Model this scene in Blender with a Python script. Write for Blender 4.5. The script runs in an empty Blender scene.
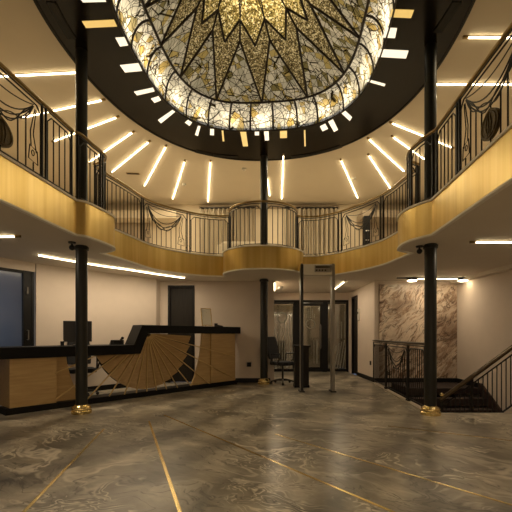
import bpy, bmesh, math, random
from mathutils import Vector, Matrix
random.seed(7)
PI = math.pi
COL = bpy.context.scene.collection
F, CX, CY, E = 390.0, 256.0, 335.0, 1.1

# ---------- photograph measures -> places in the hall ----------
def fl(px, py):
    Y = F*E/(py-CY); return Vector(((px-CX)*Y/F, Y, 0))
def onz(px, py, z):
    Y = F*(z-E)/(CY-py); return Vector(((px-CX)*Y/F, Y, z))
def atx(px, Y): return (px-CX)*Y/F
def zz(py, Y): return E-(py-CY)*Y/F
Z_SOF, Z_TOP, Z_RAIL, Z_CEIL = 2.343, 2.80, 3.69, 5.115

# ---------- mesh helper ----------
class MB:
    def __init__(s): s.v = []; s.f = []
    def add(s, vs, fs):
        n = len(s.v); s.v += [tuple(v) for v in vs]; s.f += [tuple(i+n for i in f) for f in fs]; return s
    def box(s, x0, x1, y0, y1, z0, z1):
        return s.add([(x0,y0,z0),(x1,y0,z0),(x1,y1,z0),(x0,y1,z0),(x0,y0,z1),(x1,y0,z1),(x1,y1,z1),(x0,y1,z1)],
                     [(0,3,2,1),(4,5,6,7),(0,1,5,4),(1,2,6,5),(2,3,7,6),(3,0,4,7)])
    def hexa(s, p):      # 8 points, bottom 4 then top 4
        return s.add(p, [(0,3,2,1),(4,5,6,7),(0,1,5,4),(1,2,6,5),(2,3,7,6),(3,0,4,7)])
    def prism(s, pts, f):   # pts: closed 2D outline, f(p, side) -> 3D for side 0 / 1
        n = len(pts)
        return s.add([f(p,0) for p in pts]+[f(p,1) for p in pts],
                     [tuple(range(n-1,-1,-1)), tuple(range(n,2*n))]+[(i,(i+1)%n,(i+1)%n+n,i+n) for i in range(n)])
    def tube(s, path, r, n=6, closed=False, flat=1.0):
        P = [Vector(p) for p in path]; Q = []
        for p in P:
            if not Q or (p-Q[-1]).length > 1e-5: Q.append(p)
        P = Q; m = len(P)
        if m < 2: return s
        vs = []; up = None
        for i in range(m):
            if closed: t = (P[(i+1)%m]-P[i-1])
            else: t = P[min(i+1,m-1)]-P[max(i-1,0)]
            if t.length < 1e-9: t = Vector((0,0,1))
            t.normalize()
            if up is None:
                a = Vector((0,0,1)) if abs(t.z) < .9 else Vector((1,0,0))
                up = (a-t*a.dot(t)).normalized()
            else:
                up = up-t*up.dot(t)
                if up.length < 1e-6: up = t.orthogonal()
                up.normalize()
            sd = t.cross(up)
            rr = r[i] if isinstance(r, (list,tuple)) else r
            for k in range(n):
                a = 2*PI*(k+.5)/n
                vs.append(P[i]+sd*(math.cos(a)*rr)+up*(math.sin(a)*rr*flat))
        fs = []
        for i in range(m if closed else m-1):
            for k in range(n):
                a, b = i*n, ((i+1)%m)*n
                fs.append((a+k, b+k, b+(k+1)%n, a+(k+1)%n))
        if not closed:
            fs.append(tuple(range(n))); fs.append(tuple(range((m-1)*n+n-1,(m-1)*n-1,-1)))
        return s.add(vs, fs)
    def lathe(s, prof, n=24, c=(0,0,0)):
        vs = []; m = len(prof)
        for (r,z) in prof:
            for k in range(n):
                a = 2*PI*k/n; vs.append((c[0]+r*math.cos(a), c[1]+r*math.sin(a), c[2]+z))
        fs = [(i*n+k, i*n+(k+1)%n, (i+1)*n+(k+1)%n, (i+1)*n+k) for i in range(m-1) for k in range(n)]
        fs.append(tuple(range(n-1,-1,-1))); fs.append(tuple(range((m-1)*n, m*n)))
        return s.add(vs, fs)
    def ball(s, c, r, sz=1.0, n=10):
        prof = [(max(1e-4, r*math.sin(PI*i/n)), -r*sz*math.cos(PI*i/n)) for i in range(n+1)]
        return s.lathe(prof, 12, c)
    def build(s, name, m, parent=None, smooth=False, bevel=0.0, normals=True):
        me = bpy.data.meshes.new(name); me.from_pydata(s.v, [], s.f); me.update()
        bm = bmesh.new(); bm.from_mesh(me)
        if normals: bmesh.ops.recalc_face_normals(bm, faces=bm.faces)
        big = [f for f in bm.faces if len(f.verts) > 6]
        if big and len(big[0].verts) != 24: bmesh.ops.triangulate(bm, faces=big)
        bm.to_mesh(me); bm.free()
        if smooth: me.shade_smooth() if hasattr(me, 'shade_smooth') else None
        o = bpy.data.objects.new(name, me); COL.objects.link(o)
        if m: me.materials.append(m)
        if parent: o.parent = parent
        if smooth:
            try:
                me.set_sharp_from_angle(angle=math.radians(40))
            except Exception: pass
        if bevel:
            b = o.modifiers.new('bevel', 'BEVEL'); b.width = bevel; b.segments = 2; b.limit_method = 'ANGLE'
        return o

def tag(o, label=None, cat=None, group=None, kind=None):
    if label: o['label'] = label
    if cat: o['category'] = cat
    if group: o['group'] = group
    if kind: o['kind'] = kind
    return o
def thing(name, label, cat, loc=(0,0,0), rz=0.0, group=None):
    o = bpy.data.objects.new(name, None); COL.objects.link(o); o.empty_display_size = .1
    o.location = loc; o.rotation_euler = (0,0,rz)
    return tag(o, label, cat, group)
def struct(name, mb, m, **k):
    return tag(mb.build(name, m, **k), kind='structure')

# ---------- materials ----------
def newmat(name):
    m = bpy.data.materials.new(name); m.use_nodes = True
    nt = m.node_tree; b = nt.nodes['Principled BSDF']
    return m, nt, b
def N(nt, t, **k):
    n = nt.nodes.new(t)
    for a, v in k.items():
        if a in n.inputs.keys() if hasattr(n.inputs,'keys') else False: n.inputs[a].default_value = v
        else: setattr(n, a, v)
    return n
def noise(nt, scale, detail=4, rough=.55, vec=None, dist=0.0):
    n = nt.nodes.new('ShaderNodeTexNoise'); n.inputs['Scale'].default_value = scale
    n.inputs['Detail'].default_value = detail; n.inputs['Roughness'].default_value = rough; n.inputs['Distortion'].default_value = dist
    if vec: nt.links.new(vec, n.inputs['Vector'])
    return n
def ramp(nt, fac, stops):
    r = nt.nodes.new('ShaderNodeValToRGB'); e = r.color_ramp.elements
    while len(e) < len(stops): e.new(.5)
    for i, (p, c) in enumerate(stops):
        e[i].position = p; e[i].color = (c[0],c[1],c[2],1) if isinstance(c,(tuple,list)) else (c,c,c,1)
    nt.links.new(fac, r.inputs['Fac']); return r
def coords(nt, scale=(1,1,1), rot=(0,0,0), kind='Object'):
    tc = nt.nodes.new('ShaderNodeTexCoord'); mp = nt.nodes.new('ShaderNodeMapping')
    mp.inputs['Scale'].default_value = scale; mp.inputs['Rotation'].default_value = rot
    nt.links.new(tc.outputs[kind], mp.inputs['Vector']); return mp.outputs['Vector']
def simple(name, c, rough=.6, metal=0.0, var=.06, scale=6.0, bump=0.0, spec=.5, stretch=(1,1,1)):
    m, nt, b = newmat(name)
    v = coords(nt, stretch); n = noise(nt, scale, 5, .6, v)
    lo = tuple(x*(1-var) for x in c); hi = tuple(min(1,x*(1+var)) for x in c)
    r = ramp(nt, n.outputs['Fac'], [(.3,lo),(.7,hi)])
    nt.links.new(r.outputs['Color'], b.inputs['Base Color'])
    b.inputs['Roughness'].default_value = rough; b.inputs['Metallic'].default_value = metal
    b.inputs['Specular IOR Level'].default_value = spec
    if bump:
        bp = nt.nodes.new('ShaderNodeBump'); bp.inputs['Strength'].default_value = bump; bp.inputs['Distance'].default_value = .01
        nt.links.new(n.outputs['Fac'], bp.inputs['Height']); nt.links.new(bp.outputs['Normal'], b.inputs['Normal'])
    return m
def glow(name, c, s):
    m, nt, b = newmat(name)
    b.inputs['Base Color'].default_value = (.8,.8,.8,1)
    b.inputs['Emission Color'].default_value = (*c,1); b.inputs['Emission Strength'].default_value = s
    v = coords(nt); n = noise(nt, 3, 2, .5, v)
    r = ramp(nt, n.outputs['Fac'], [(.3,(.7,.7,.7)),(.7,(.85,.85,.85))]); nt.links.new(r.outputs['Color'], b.inputs['Base Color'])
    return m

def wood(name, c1, c2, rot=(0,0,0), rough=.45):
    m, nt, b = newmat(name)
    v = coords(nt, (1.2,14,14), rot); n = noise(nt, 2.2, 6, .6, v, .4)
    r = ramp(nt, n.outputs['Fac'], [(.3,c1),(.7,c2)])
    nt.links.new(r.outputs['Color'], b.inputs['Base Color']); b.inputs['Roughness'].default_value = rough
    return m

def floor_mat():
    m, nt, b = newmat('polished grey brown marble')
    v = coords(nt, (1,1,1), (0,0,.5))
    w = noise(nt, .55, 4, .6, v)
    mx = nt.nodes.new('ShaderNodeVectorMath'); mx.operation = 'MULTIPLY_ADD'
    mx.inputs[1].default_value = (1.5,1.5,1.5)
    nt.links.new(w.outputs['Color'], mx.inputs[0]); nt.links.new(v, mx.inputs[2])
    st = nt.nodes.new('ShaderNodeMapping'); st.inputs['Scale'].default_value = (.8,1.5,1); nt.links.new(mx.outputs[0], st.inputs['Vector'])
    base = noise(nt, 1.2, 11, .70, st.outputs[0], .5)
    rc = ramp(nt, base.outputs['Fac'], [(.32,(.10,.087,.064)),(.5,(.255,.225,.170)),(.68,(.46,.41,.32))])
    band = nt.nodes.new('ShaderNodeTexWave'); band.inputs['Scale'].default_value = .42; band.inputs['Distortion'].default_value = 7.0
    band.inputs['Detail'].default_value = 5; band.inputs['Detail Scale'].default_value = .9; nt.links.new(mx.outputs[0], band.inputs['Vector'])
    rb = ramp(nt, band.outputs['Fac'], [(.0,.62),(.35,.95),(.6,1.0),(.92,1.25)])
    mul = nt.nodes.new('ShaderNodeMix'); mul.data_type='RGBA'; mul.blend_type='MULTIPLY'; mul.inputs['Factor'].default_value = 1
    nt.links.new(rc.outputs['Color'], mul.inputs['A']); nt.links.new(rb.outputs['Color'], mul.inputs['B'])
    vein = noise(nt, .75, 3, .5, st.outputs[0], 1.4)
    rv = ramp(nt, vein.outputs['Fac'], [(.472,0),(.494,1),(.504,1),(.53,0)])
    vmask = noise(nt, .8, 2, .5, v); rm = ramp(nt, vmask.outputs['Fac'], [(.45,0),(.62,.85)])
    mm = nt.nodes.new('ShaderNodeMath'); mm.operation='MULTIPLY'; nt.links.new(rv.outputs['Color'], mm.inputs[0]); nt.links.new(rm.outputs['Color'], mm.inputs[1])
    mix = nt.nodes.new('ShaderNodeMix'); mix.data_type='RGBA'; nt.links.new(mm.outputs[0], mix.inputs['Factor'])
    nt.links.new(mul.outputs['Result'], mix.inputs['A']); mix.inputs['B'].default_value = (.72,.65,.53,1)
    ag = noise(nt, .75, 4, .55, st.outputs[0], 1.1)
    am = nt.nodes.new('ShaderNodeMath'); am.operation='MULTIPLY'; am.inputs[1].default_value = 150; nt.links.new(ag.outputs['Fac'], am.inputs[0])
    an = nt.nodes.new('ShaderNodeMath'); an.operation='SINE'; nt.links.new(am.outputs[0], an.inputs[0])
    ar = ramp(nt, an.outputs[0], [(.35,0),(.8,.6),(1.0,1.0)])
    ak = noise(nt, 1.1, 3, .6, v); akr = ramp(nt, ak.outputs['Fac'], [(.53,0),(.58,1)])
    aq = nt.nodes.new('ShaderNodeMath'); aq.operation='MULTIPLY'; nt.links.new(ar.outputs['Color'], aq.inputs[0]); nt.links.new(akr.outputs['Color'], aq.inputs[1])
    mixa = nt.nodes.new('ShaderNodeMix'); mixa.data_type='RGBA'; nt.links.new(aq.outputs[0], mixa.inputs['Factor'])
    nt.links.new(mix.outputs['Result'], mixa.inputs['A']); mixa.inputs['B'].default_value = (.62,.56,.44,1); mix = mixa
    dk = noise(nt, 1.3, 4, .6, st.outputs[0], 1.0)
    rd = ramp(nt, dk.outputs['Fac'], [(.485,0),(.5,.8),(.512,0)])
    mix2 = nt.nodes.new('ShaderNodeMix'); mix2.data_type='RGBA'; nt.links.new(rd.outputs['Color'], mix2.inputs['Factor'])
    nt.links.new(mix.outputs['Result'], mix2.inputs['A']); mix2.inputs['B'].default_value = (.055,.045,.034,1)
    nt.links.new(mix2.outputs['Result'], b.inputs['Base Color'])
    b.inputs['Roughness'].default_value = .30; b.inputs['Specular IOR Level'].default_value = .38
    return m

def art_marble():
    m, nt, b = newmat('brown veined feature marble')
    v = coords(nt, (1,1,1), (0,-.75,0))
    w = noise(nt, .9, 3, .55, v)
    mx = nt.nodes.new('ShaderNodeVectorMath'); mx.operation='MULTIPLY_ADD'; mx.inputs[1].default_value=(.75,.75,.75)
    nt.links.new(w.outputs['Color'], mx.inputs[0]); nt.links.new(v, mx.inputs[2])
    st = nt.nodes.new('ShaderNodeMapping'); st.inputs['Scale'].default_value=(2.4,1,.6); nt.links.new(mx.outputs[0], st.inputs['Vector'])
    a = noise(nt, 1.0, 10, .72, st.outputs[0], .4)
    r = ramp(nt, a.outputs['Fac'], [(.34,(.03,.016,.01)),(.41,(.13,.07,.045)),(.45,(.40,.28,.20)),(.49,(.76,.67,.55)),(.545,(.62,.49,.38)),(.57,(.33,.21,.13)),(.61,(.80,.72,.60)),(.72,(.55,.40,.28))])
    ve = noise(nt, 1.7, 6, .65, st.outputs[0], 1.0)
    rv = ramp(nt, ve.outputs['Fac'], [(.474,0),(.496,1),(.518,0)])
    mix = nt.nodes.new('ShaderNodeMix'); mix.data_type='RGBA'; nt.links.new(rv.outputs['Color'], mix.inputs['Factor'])
    nt.links.new(r.outputs['Color'], mix.inputs['A']); mix.inputs['B'].default_value=(.09,.045,.025,1)
    pz = noise(nt, .9, 3, .6, v); pr = ramp(nt, pz.outputs['Fac'], [(.36,(.42,.36,.32)),(.5,(.95,.92,.88)),(.62,(1.12,1.1,1.05))])
    mm = nt.nodes.new('ShaderNodeMix'); mm.data_type='RGBA'; mm.blend_type='MULTIPLY'; mm.inputs['Factor'].default_value=1
    nt.links.new(mix.outputs['Result'], mm.inputs['A']); nt.links.new(pr.outputs['Color'], mm.inputs['B'])
    nt.links.new(mm.outputs['Result'], b.inputs['Base Color']); b.inputs['Roughness'].default_value=.3
    return m

def brass_fascia():
    m, nt, b = newmat('brushed gold cladding')
    v = coords(nt, (1,1,.03)); n = noise(nt, 9, 3, .6, v)
    r = ramp(nt, n.outputs['Fac'], [(.3,(.74,.525,.16)),(.7,(.92,.71,.29))])
    nt.links.new(r.outputs['Color'], b.inputs['Base Color'])
    b.inputs['Metallic'].default_value = .68; b.inputs['Roughness'].default_value = .30
    n2 = noise(nt, 5.0, 2, .5, v)
    bp = nt.nodes.new('ShaderNodeBump'); bp.inputs['Strength'].default_value=.22; bp.inputs['Distance'].default_value=.05
    nt.links.new(n2.outputs['Fac'], bp.inputs['Height']); nt.links.new(bp.outputs['Normal'], b.inputs['Normal'])
    return m

def pane_mat(name, palette, scale, crack, emit, trans=.9, glitter=False, dim='3D'):
    m, nt, b = newmat(name); nt.nodes.remove(b)
    out = nt.nodes['Material Output']
    v = coords(nt, (1,1,1))
    if glitter:
        vo = nt.nodes.new('ShaderNodeTexVoronoi'); vo.inputs['Scale'].default_value = scale; nt.links.new(v, vo.inputs['Vector'])
        sp = nt.nodes.new('ShaderNodeSeparateColor'); nt.links.new(vo.outputs['Color'], sp.inputs[0])
        c = ramp(nt, sp.outputs[0], palette).outputs['Color']
    else:
        def stretched(rot, sc, feat):
            mp = nt.nodes.new('ShaderNodeMapping'); mp.inputs['Rotation'].default_value = (0,0,rot)
            nt.links.new(v, mp.inputs['Vector'])
            m2 = nt.nodes.new('ShaderNodeMapping'); m2.inputs['Scale'].default_value = (1,.22,.55); nt.links.new(mp.outputs[0], m2.inputs['Vector'])
            vo = nt.nodes.new('ShaderNodeTexVoronoi'); vo.feature = feat; vo.voronoi_dimensions = dim; vo.inputs['Scale'].default_value = sc
            nt.links.new(m2.outputs[0], vo.inputs['Vector']); return vo
        val = None
        for (rot, sc) in ((.5,scale*.8),(1.75,scale)):
            vo = stretched(rot, sc, 'F1'); sp = nt.nodes.new('ShaderNodeSeparateColor'); nt.links.new(vo.outputs['Color'], sp.inputs[0])
            if val is None: val = sp.outputs[0]
            else:
                a_ = nt.nodes.new('ShaderNodeMath'); a_.operation='ADD'; nt.links.new(val,a_.inputs[0]); nt.links.new(sp.outputs[1],a_.inputs[1])
                f_ = nt.nodes.new('ShaderNodeMath'); f_.operation='FRACT'; nt.links.new(a_.outputs[0],f_.inputs[0]); val = f_.outputs[0]
        cr = ramp(nt, val, palette); cr.color_ramp.interpolation = 'CONSTANT'; c = cr.outputs['Color']
        for (rot, sc) in ((.5,scale*.8),(1.75,scale),(2.7,scale*.9),(1.1,scale*.6)):
            ve = stretched(rot, sc, 'DISTANCE_TO_EDGE')
            re = ramp(nt, ve.outputs['Distance'], [(crack*.35,(.06,.045,.025)),(crack,(1,1,1))])
            mu = nt.nodes.new('ShaderNodeMix'); mu.data_type='RGBA'; mu.blend_type='MULTIPLY'; mu.inputs['Factor'].default_value=1
            nt.links.new(c, mu.inputs['A']); nt.links.new(re.outputs['Color'], mu.inputs['B']); c = mu.outputs['Result']
    tr = nt.nodes.new('ShaderNodeBsdfTranslucent'); nt.links.new(c, tr.inputs['Color'])
    df = nt.nodes.new('ShaderNodeBsdfDiffuse'); nt.links.new(c, df.inputs['Color'])
    ms = nt.nodes.new('ShaderNodeMixShader'); ms.inputs[0].default_value = trans
    nt.links.new(df.outputs[0], ms.inputs[1]); nt.links.new(tr.outputs[0], ms.inputs[2])
    em = nt.nodes.new('ShaderNodeEmission'); nt.links.new(c, em.inputs['Color']); em.inputs['Strength'].default_value = emit
    ad = nt.nodes.new('ShaderNodeAddShader'); nt.links.new(ms.outputs[0], ad.inputs[0]); nt.links.new(em.outputs[0], ad.inputs[1])
    nt.links.new(ad.outputs[0], out.inputs['Surface'])
    return m

def glass_mat(name, tint, mixf=.25, rough=.05, alpha=.6):
    m, nt, b = newmat(name); nt.nodes.remove(b); out = nt.nodes['Material Output']
    v = coords(nt); n = noise(nt, 2, 2, .5, v); r = ramp(nt, n.outputs['Fac'], [(.3,tuple(x*.93 for x in tint)),(.7,tint)])
    t = nt.nodes.new('ShaderNodeBsdfTransparent'); nt.links.new(r.outputs['Color'], t.inputs['Color'])
    g = nt.nodes.new('ShaderNodeBsdfGlossy'); g.inputs['Roughness'].default_value = rough
    d = nt.nodes.new('ShaderNodeBsdfTranslucent'); nt.links.new(r.outputs['Color'], d.inputs['Color'])
    m1 = nt.nodes.new('ShaderNodeMixShader'); m1.inputs[0].default_value = alpha
    nt.links.new(t.outputs[0], m1.inputs[1]); nt.links.new(d.outputs[0], m1.inputs[2])
    m2 = nt.nodes.new('ShaderNodeMixShader'); m2.inputs[0].default_value = mixf
    nt.links.new(m1.outputs[0], m2.inputs[1]); nt.links.new(g.outputs[0], m2.inputs[2])
    nt.links.new(m2.outputs[0], out.inputs['Surface'])
    return m

M = {}
M['floor'] = floor_mat()
M['wall'] = simple('warm plaster wall', (.66,.565,.470), .85, 0, .03, 3)
M['ceil'] = simple('painted ceiling', (.59,.52,.41), .85, 0, .02, 2)
M['soffit'] = simple('painted soffit', (.76,.69,.58), .8, 0, .02, 2)
M['lip'] = simple('pale edge trim', (.92,.88,.78), .6, 0, .03, 8)
M['dark'] = simple('glossy dark brown ceiling panel', (.007,.0048,.0032), .2, 0, .15, 1.2, 0, .10)
M['fascia'] = brass_fascia()
M['column'] = simple('charcoal column paint', (.013,.0135,.010), .42, 0, .1, 4, 0, .4)
M['brass'] = simple('polished brass', (.85,.66,.30), .22, 1.0, .08, 10)
M['bronzedark'] = simple('dark stair handrail', (.07,.048,.026), .35, .6, .12, 8)
M['bronze'] = simple('dark bronze handrail', (.30,.21,.09), .33, .9, .12, 8)
M['iron'] = simple('black wrought iron', (.009,.007,.0055), .45, .3, .1, 10)
M['black'] = simple('satin black lacquer', (.004,.004,.004), .5, 0, .1, 6, 0, .2)
M['base'] = simple('black skirting', (.005,.0045,.004), .5, 0, .1, 6, 0, .25)
M['wood'] = wood('honey oak veneer', (.42,.275,.115), (.55,.375,.17))
M['woodslat'] = wood('honey oak slats', (.42,.275,.115), (.55,.375,.18), (0,0,.4))
M['rod'] = simple('golden rod', (.62,.45,.20), .35, .3, .1, 8)
M['darkwood'] = simple('dark brown door veneer', (.020,.016,.012), .5, 0, .3, 5, 0, .2, (6,6,.6))
M['plastic'] = simple('black plastic', (.006,.006,.0065), .45, 0, .1, 10)
M['screen'] = simple('black monitor shell', (.004,.004,.005), .35, 0, .1, 8)
M['chairfab'] = simple('black mesh fabric', (.007,.007,.0075), .8, 0, .2, 60, .2)
M['chrome'] = simple('grey metal', (.35,.34,.32), .3, 1, .1, 8)
M['gate'] = simple('grey gate panel', (.24,.215,.175), .45, .2, .08, 4)
M['gatehead'] = simple('pale grey gate header', (.72,.67,.58), .5, 0, .05, 4)
M['display'] = simple('dark control display', (.05,.045,.035), .25, 0, .1, 9)
M['paper'] = simple('white paper', (.82,.78,.68), .7, 0, .04, 12)
M['curtain'] = simple('grey brown curtain', (.42,.36,.27), .85, 0, .28, 4, 0, .2, (5,5,.15))
M['upwall'] = simple('upper cream wall', (.66,.57,.43), .8, 0, .03, 2)
M['brownwall'] = simple('brown wall cladding', (.36,.29,.21), .6, 0, .12, 2, 0, .4, (3,3,.3))
M['art'] = art_marble()
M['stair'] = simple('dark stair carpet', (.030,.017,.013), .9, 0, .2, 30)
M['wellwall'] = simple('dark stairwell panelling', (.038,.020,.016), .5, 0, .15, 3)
M['sofa'] = simple('cream upholstery', (.62,.55,.43), .8, 0, .05, 14)
M['curb'] = simple('pale stone curb', (.40,.34,.25), .4, 0, .08, 6)
M['inlay'] = simple('brass floor inlay', (.60,.45,.18), .25, 1, .12, 14)
M['white'] = simple('white plastic', (.6,.57,.5), .4, 0, .03, 10)
M['lead'] = simple('dark lead came', (.020,.012,.008), .5, .3, .1, 20)
M['emblem'] = simple('aged bronze relief', (.085,.058,.02), .5, .6, .45, 16, .6)
M['etched'] = simple('etched frosted glass', (.26,.26,.22), .7, 0, .15, 16)
M['line'] = glow('warm light line', (1.0,.80,.47), 2.2)
M['line2'] = glow('warm soffit light line', (1.0,.80,.48), 1.7)
M['spot'] = glow('spot lamp face', (1.0,.80,.5), 2.6)
M['dashw'] = glow('lit white inlay', (1.0,.86,.62), .2)
M['dashg'] = glow('lit gold inlay', (1.0,.62,.14), .12)
M['bluewin'] = glass_mat('frosted dusk glass', (.5,.54,.60), .12, .15, .85)
M['doorglass'] = glass_mat('door glass', (.50,.48,.42), .2, .06, .22)
WH = [(0,(.84,.79,.68)),(.2,(.74,.70,.60)),(.42,(.88,.84,.74)),(.66,(.66,.62,.52)),(.82,(.55,.40,.14)),(.89,(.30,.25,.13)),(.94,(.60,.46,.20))]
M['rim'] = pane_mat('rim shard glass', WH, 11, .026, .04, .9)
M['shard'] = pane_mat('shard mosaic glass', [(0,(.56,.53,.45)),(.22,(.42,.40,.33)),(.42,(.62,.58,.49)),(.57,(.42,.33,.13)),(.74,(.19,.16,.07)),(.87,(.50,.47,.40))], 12.0, .034, .022, .9, False, '2D')
GL = [(0,(.05,.035,.01)),(.45,(.22,.165,.05)),(.78,(.62,.49,.20)),(1,(1,.92,.60))]
M['gold'] = pane_mat('gold glitter glass', [(0,(.03,.023,.012)),(.45,(.16,.125,.06)),(.78,(.42,.345,.18)),(1,(.85,.77,.53))], 60, 0, .02, .9, True)
M['petal'] = pane_mat('bright gold petal glass', GL, 52, 0, .04, .9, True)

# =====================================================================
# SETTING
# =====================================================================
XL, XR, YN, YB, YU = -5.6, 4.66, -1.6, 9.05, 12.0
WELL = [(2.74,9.05),(2.47,5.52),(4.66,5.52)]
# floor with the stairwell notch
fp = [(XL,YN),(XR,YN),(XR,5.52),(2.47,5.52),(2.74,9.05),(2.74,14.2),(XL,14.2)]
struct('floor', MB().prism(fp, lambda p,s: (p[0],p[1],-.12*s)), M['floor'])
# brass inlay lines
INL = [((104,429),(18,518)),((149,421),(182,518)),((164,415),(398,514)),((275,434),(530,510.5)),((388,426),(530,443))]
for i, (a, b) in enumerate(INL):
    p, q = fl(*a), fl(*b); d = (q-p).normalized(); n = Vector((-d.y,d.x,0))*.013
    struct('trim_%d' % (i+1), MB().hexa([p-n+Vector((0,0,-.004)),q-n+Vector((0,0,-.004)),q+n+Vector((0,0,-.004)),p+n+Vector((0,0,-.004)),
            p-n+Vector((0,0,.0015)),q-n+Vector((0,0,.0015)),q+n+Vector((0,0,.0015)),p+n+Vector((0,0,.0015))]), M['inlay'])
# balcony plan curve (digitised edge of the soffit)
def catmull(P, k=10):
    P = [Vector((p[0],p[1],0)) for p in P]; out = []
    for i in range(len(P)-1):
        p0 = P[i-1] if i else P[i]*2-P[i+1]; p3 = P[i+2] if i+2 < len(P) else P[i+1]*2-P[i]
        p1, p2 = P[i], P[i+1]
        for j in range(k):
            t = j/k
            out.append(.5*((2*p1)+(p2-p0)*t+(2*p0-5*p1+4*p2-p3)*t*t+(3*p1-p0-3*p2+p3)*t**3))
    out.append(P[-1]); return out
SEG = {
 'S1': [Vector((-2.732,.3,0)), Vector((-2.266,4.897,0))],
 'S2': catmull([(-2.266,4.897),(-2.17,4.97),(-2.10,5.2),(-2.055,5.43),(-2.05,5.60),(-2.12,5.77),(-2.25,5.88),(-2.38,5.95)]),
 'S3': catmull([(-2.38,5.95),(-2.27,6.27),(-2.16,6.66),(-1.954,7.40),(-1.577,7.883),(-1.117,8.217),(-.664,8.36)]),
 'S4': catmull([(-.664,8.36),(-.65,7.97),(-.50,7.66),(-.22,7.44),(.14,7.37),(.48,7.44),(.77,7.66),(.94,7.97),(.98,8.38)]),
 'S5': catmull([(.98,8.38),(1.33,8.33),(1.657,8.08),(1.87,7.78),(2.065,7.458),(2.273,6.926),(2.345,6.35),(2.39,5.95)]),
 'S6': catmull([(2.39,5.95),(2.27,5.88),(2.13,5.78),(2.06,5.60),(2.03,5.38),(2.055,5.18),(2.12,5.03),(2.21,4.873)]),
 'S7': [Vector((2.21,4.873,0)), Vector((1.862,.3,0))],
}
ORDER = ['S1','S2','S3','S4','S5','S6','S7']
plan = []
for k in ORDER:
    plan += SEG[k] if not plan else SEG[k][1:]
slabpoly = [(p.x,p.y) for p in plan]+[(XR,.3),(XR,14.2),(XL,14.2),(XL,.3)]
slabpoly = [(max(XL,x),y) for x,y in slabpoly]
mb = MB().prism(slabpoly, lambda p,s: (p[0],p[1],Z_SOF+.012 if s==0 else Z_TOP-.02))
struct('ceiling_mezzanine', mb, M['soffit'])
# near part of the mezzanine, behind the photographer, closes the oval
struct('ceiling_gallery', MB().box(XL,XR,YN,.3,Z_SOF+.012,Z_TOP-.02), M['soffit'])
# cladding panels with their lips
def offset(P, d):        # d > 0: into the atrium (right of travel from left-near to right-near)
    out = []
    for i in range(len(P)):
        t = P[min(i+1,len(P)-1)]-P[max(i-1,0)]; t.normalize()
        out.append(P[i]+Vector((t.y,-t.x,0))*d)
    return out
def band(P, d0, d1, z0, z1):
    A, B = offset(P,d0), offset(P,d1); n = len(P); mb = MB(); vs = []
    for a, b in zip(A,B): vs += [(a.x,a.y,z0),(b.x,b.y,z0),(b.x,b.y,z1),(a.x,a.y,z1)]
    fs = []
    for i in range(n-1):
        for k in range(4): fs.append((i*4+k,(i+1)*4+k,(i+1)*4+(k+1)%4,i*4+(k+1)%4))
    fs += [(0,1,2,3), ((n-1)*4+3,(n-1)*4+2,(n-1)*4+1,(n-1)*4)]
    return mb.add(vs, fs)
FL = {'S1':'long straight gold balcony cladding running along the left side of the hall',
      'S2':'curved gold balcony cladding bulging out above the left column',
      'S3':'curved gold balcony cladding between the left and the middle balcony bulges',
      'S4':'semicircular gold balcony cladding of the middle bulge above the walk-through detector',
      'S5':'curved gold balcony cladding between the middle and the right balcony bulges',
      'S6':'curved gold balcony cladding bulging out above the right column',
      'S7':'long straight gold balcony cladding running along the right side of the hall'}
for k in ORDER:
    o = band(SEG[k], 0.001, .014, Z_SOF+.022, Z_TOP-.024).build('balcony_cladding', M['fascia'], smooth=True)
    tag(o, FL[k], 'cladding', 'gold balcony cladding panels')
    a = band(SEG[k], -.02, .030, Z_TOP-.024, Z_TOP).build('top_trim', M['lip'], o, smooth=True)
    b = band(SEG[k], -.02, .026, Z_SOF, Z_SOF+.022).build('bottom_trim', M['lip'], o, smooth=True)

# ---- ceiling: dome opening, dark oval, pale outer ceiling
TH = math.radians(5.0); DC = Vector((.02,5.5,0))
def loc2w(u, v, z=0):
    return Vector((DC.x+u*math.cos(TH)+v*math.sin(TH), DC.y-u*math.sin(TH)+v*math.cos(TH), z))
def sup(phi, a, b, n):    # phi measured from the far end, clockwise
    s, c = math.sin(phi), math.cos(phi)
    r = (abs(s/a)**n+abs(c/b)**n)**(-1/n)
    return r*s, r*c
DOME = (1.75,2.14,2.75); OVAL = (2.66,3.42,2.2)
NA = 120
def ovalpt(par, k, sc=1.0, z=0, off=0):
    phi = 2*PI*k/NA; u, v = sup(phi, par[0]-off, par[1]-off, par[2]); return loc2w(u*sc, v*sc, z)
def ring(parA, offA, parB, offB, z0, z1):
    vs = []; fs = []
    for k in range(NA):
        a = ovalpt(parA,k,1,0,offA); b = ovalpt(parB,k,1,0,offB)
        vs += [(a.x,a.y,z0),(b.x,b.y,z0),(b.x,b.y,z1),(a.x,a.y,z1)]
    for k in range(NA):
        j = (k+1)%NA
        for q in range(4): fs.append((k*4+q, j*4+q, j*4+(q+1)%4, k*4+(q+1)%4))
    return MB().add(vs,fs)
struct('ceiling_oval', ring(DOME,-.005,OVAL,0,Z_CEIL-.012,Z_CEIL+.05), M['dark'])
struct('trim_6', ring(OVAL,-.001,OVAL,-.035,Z_CEIL-.022,Z_CEIL+.02), M['black'])
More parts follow.
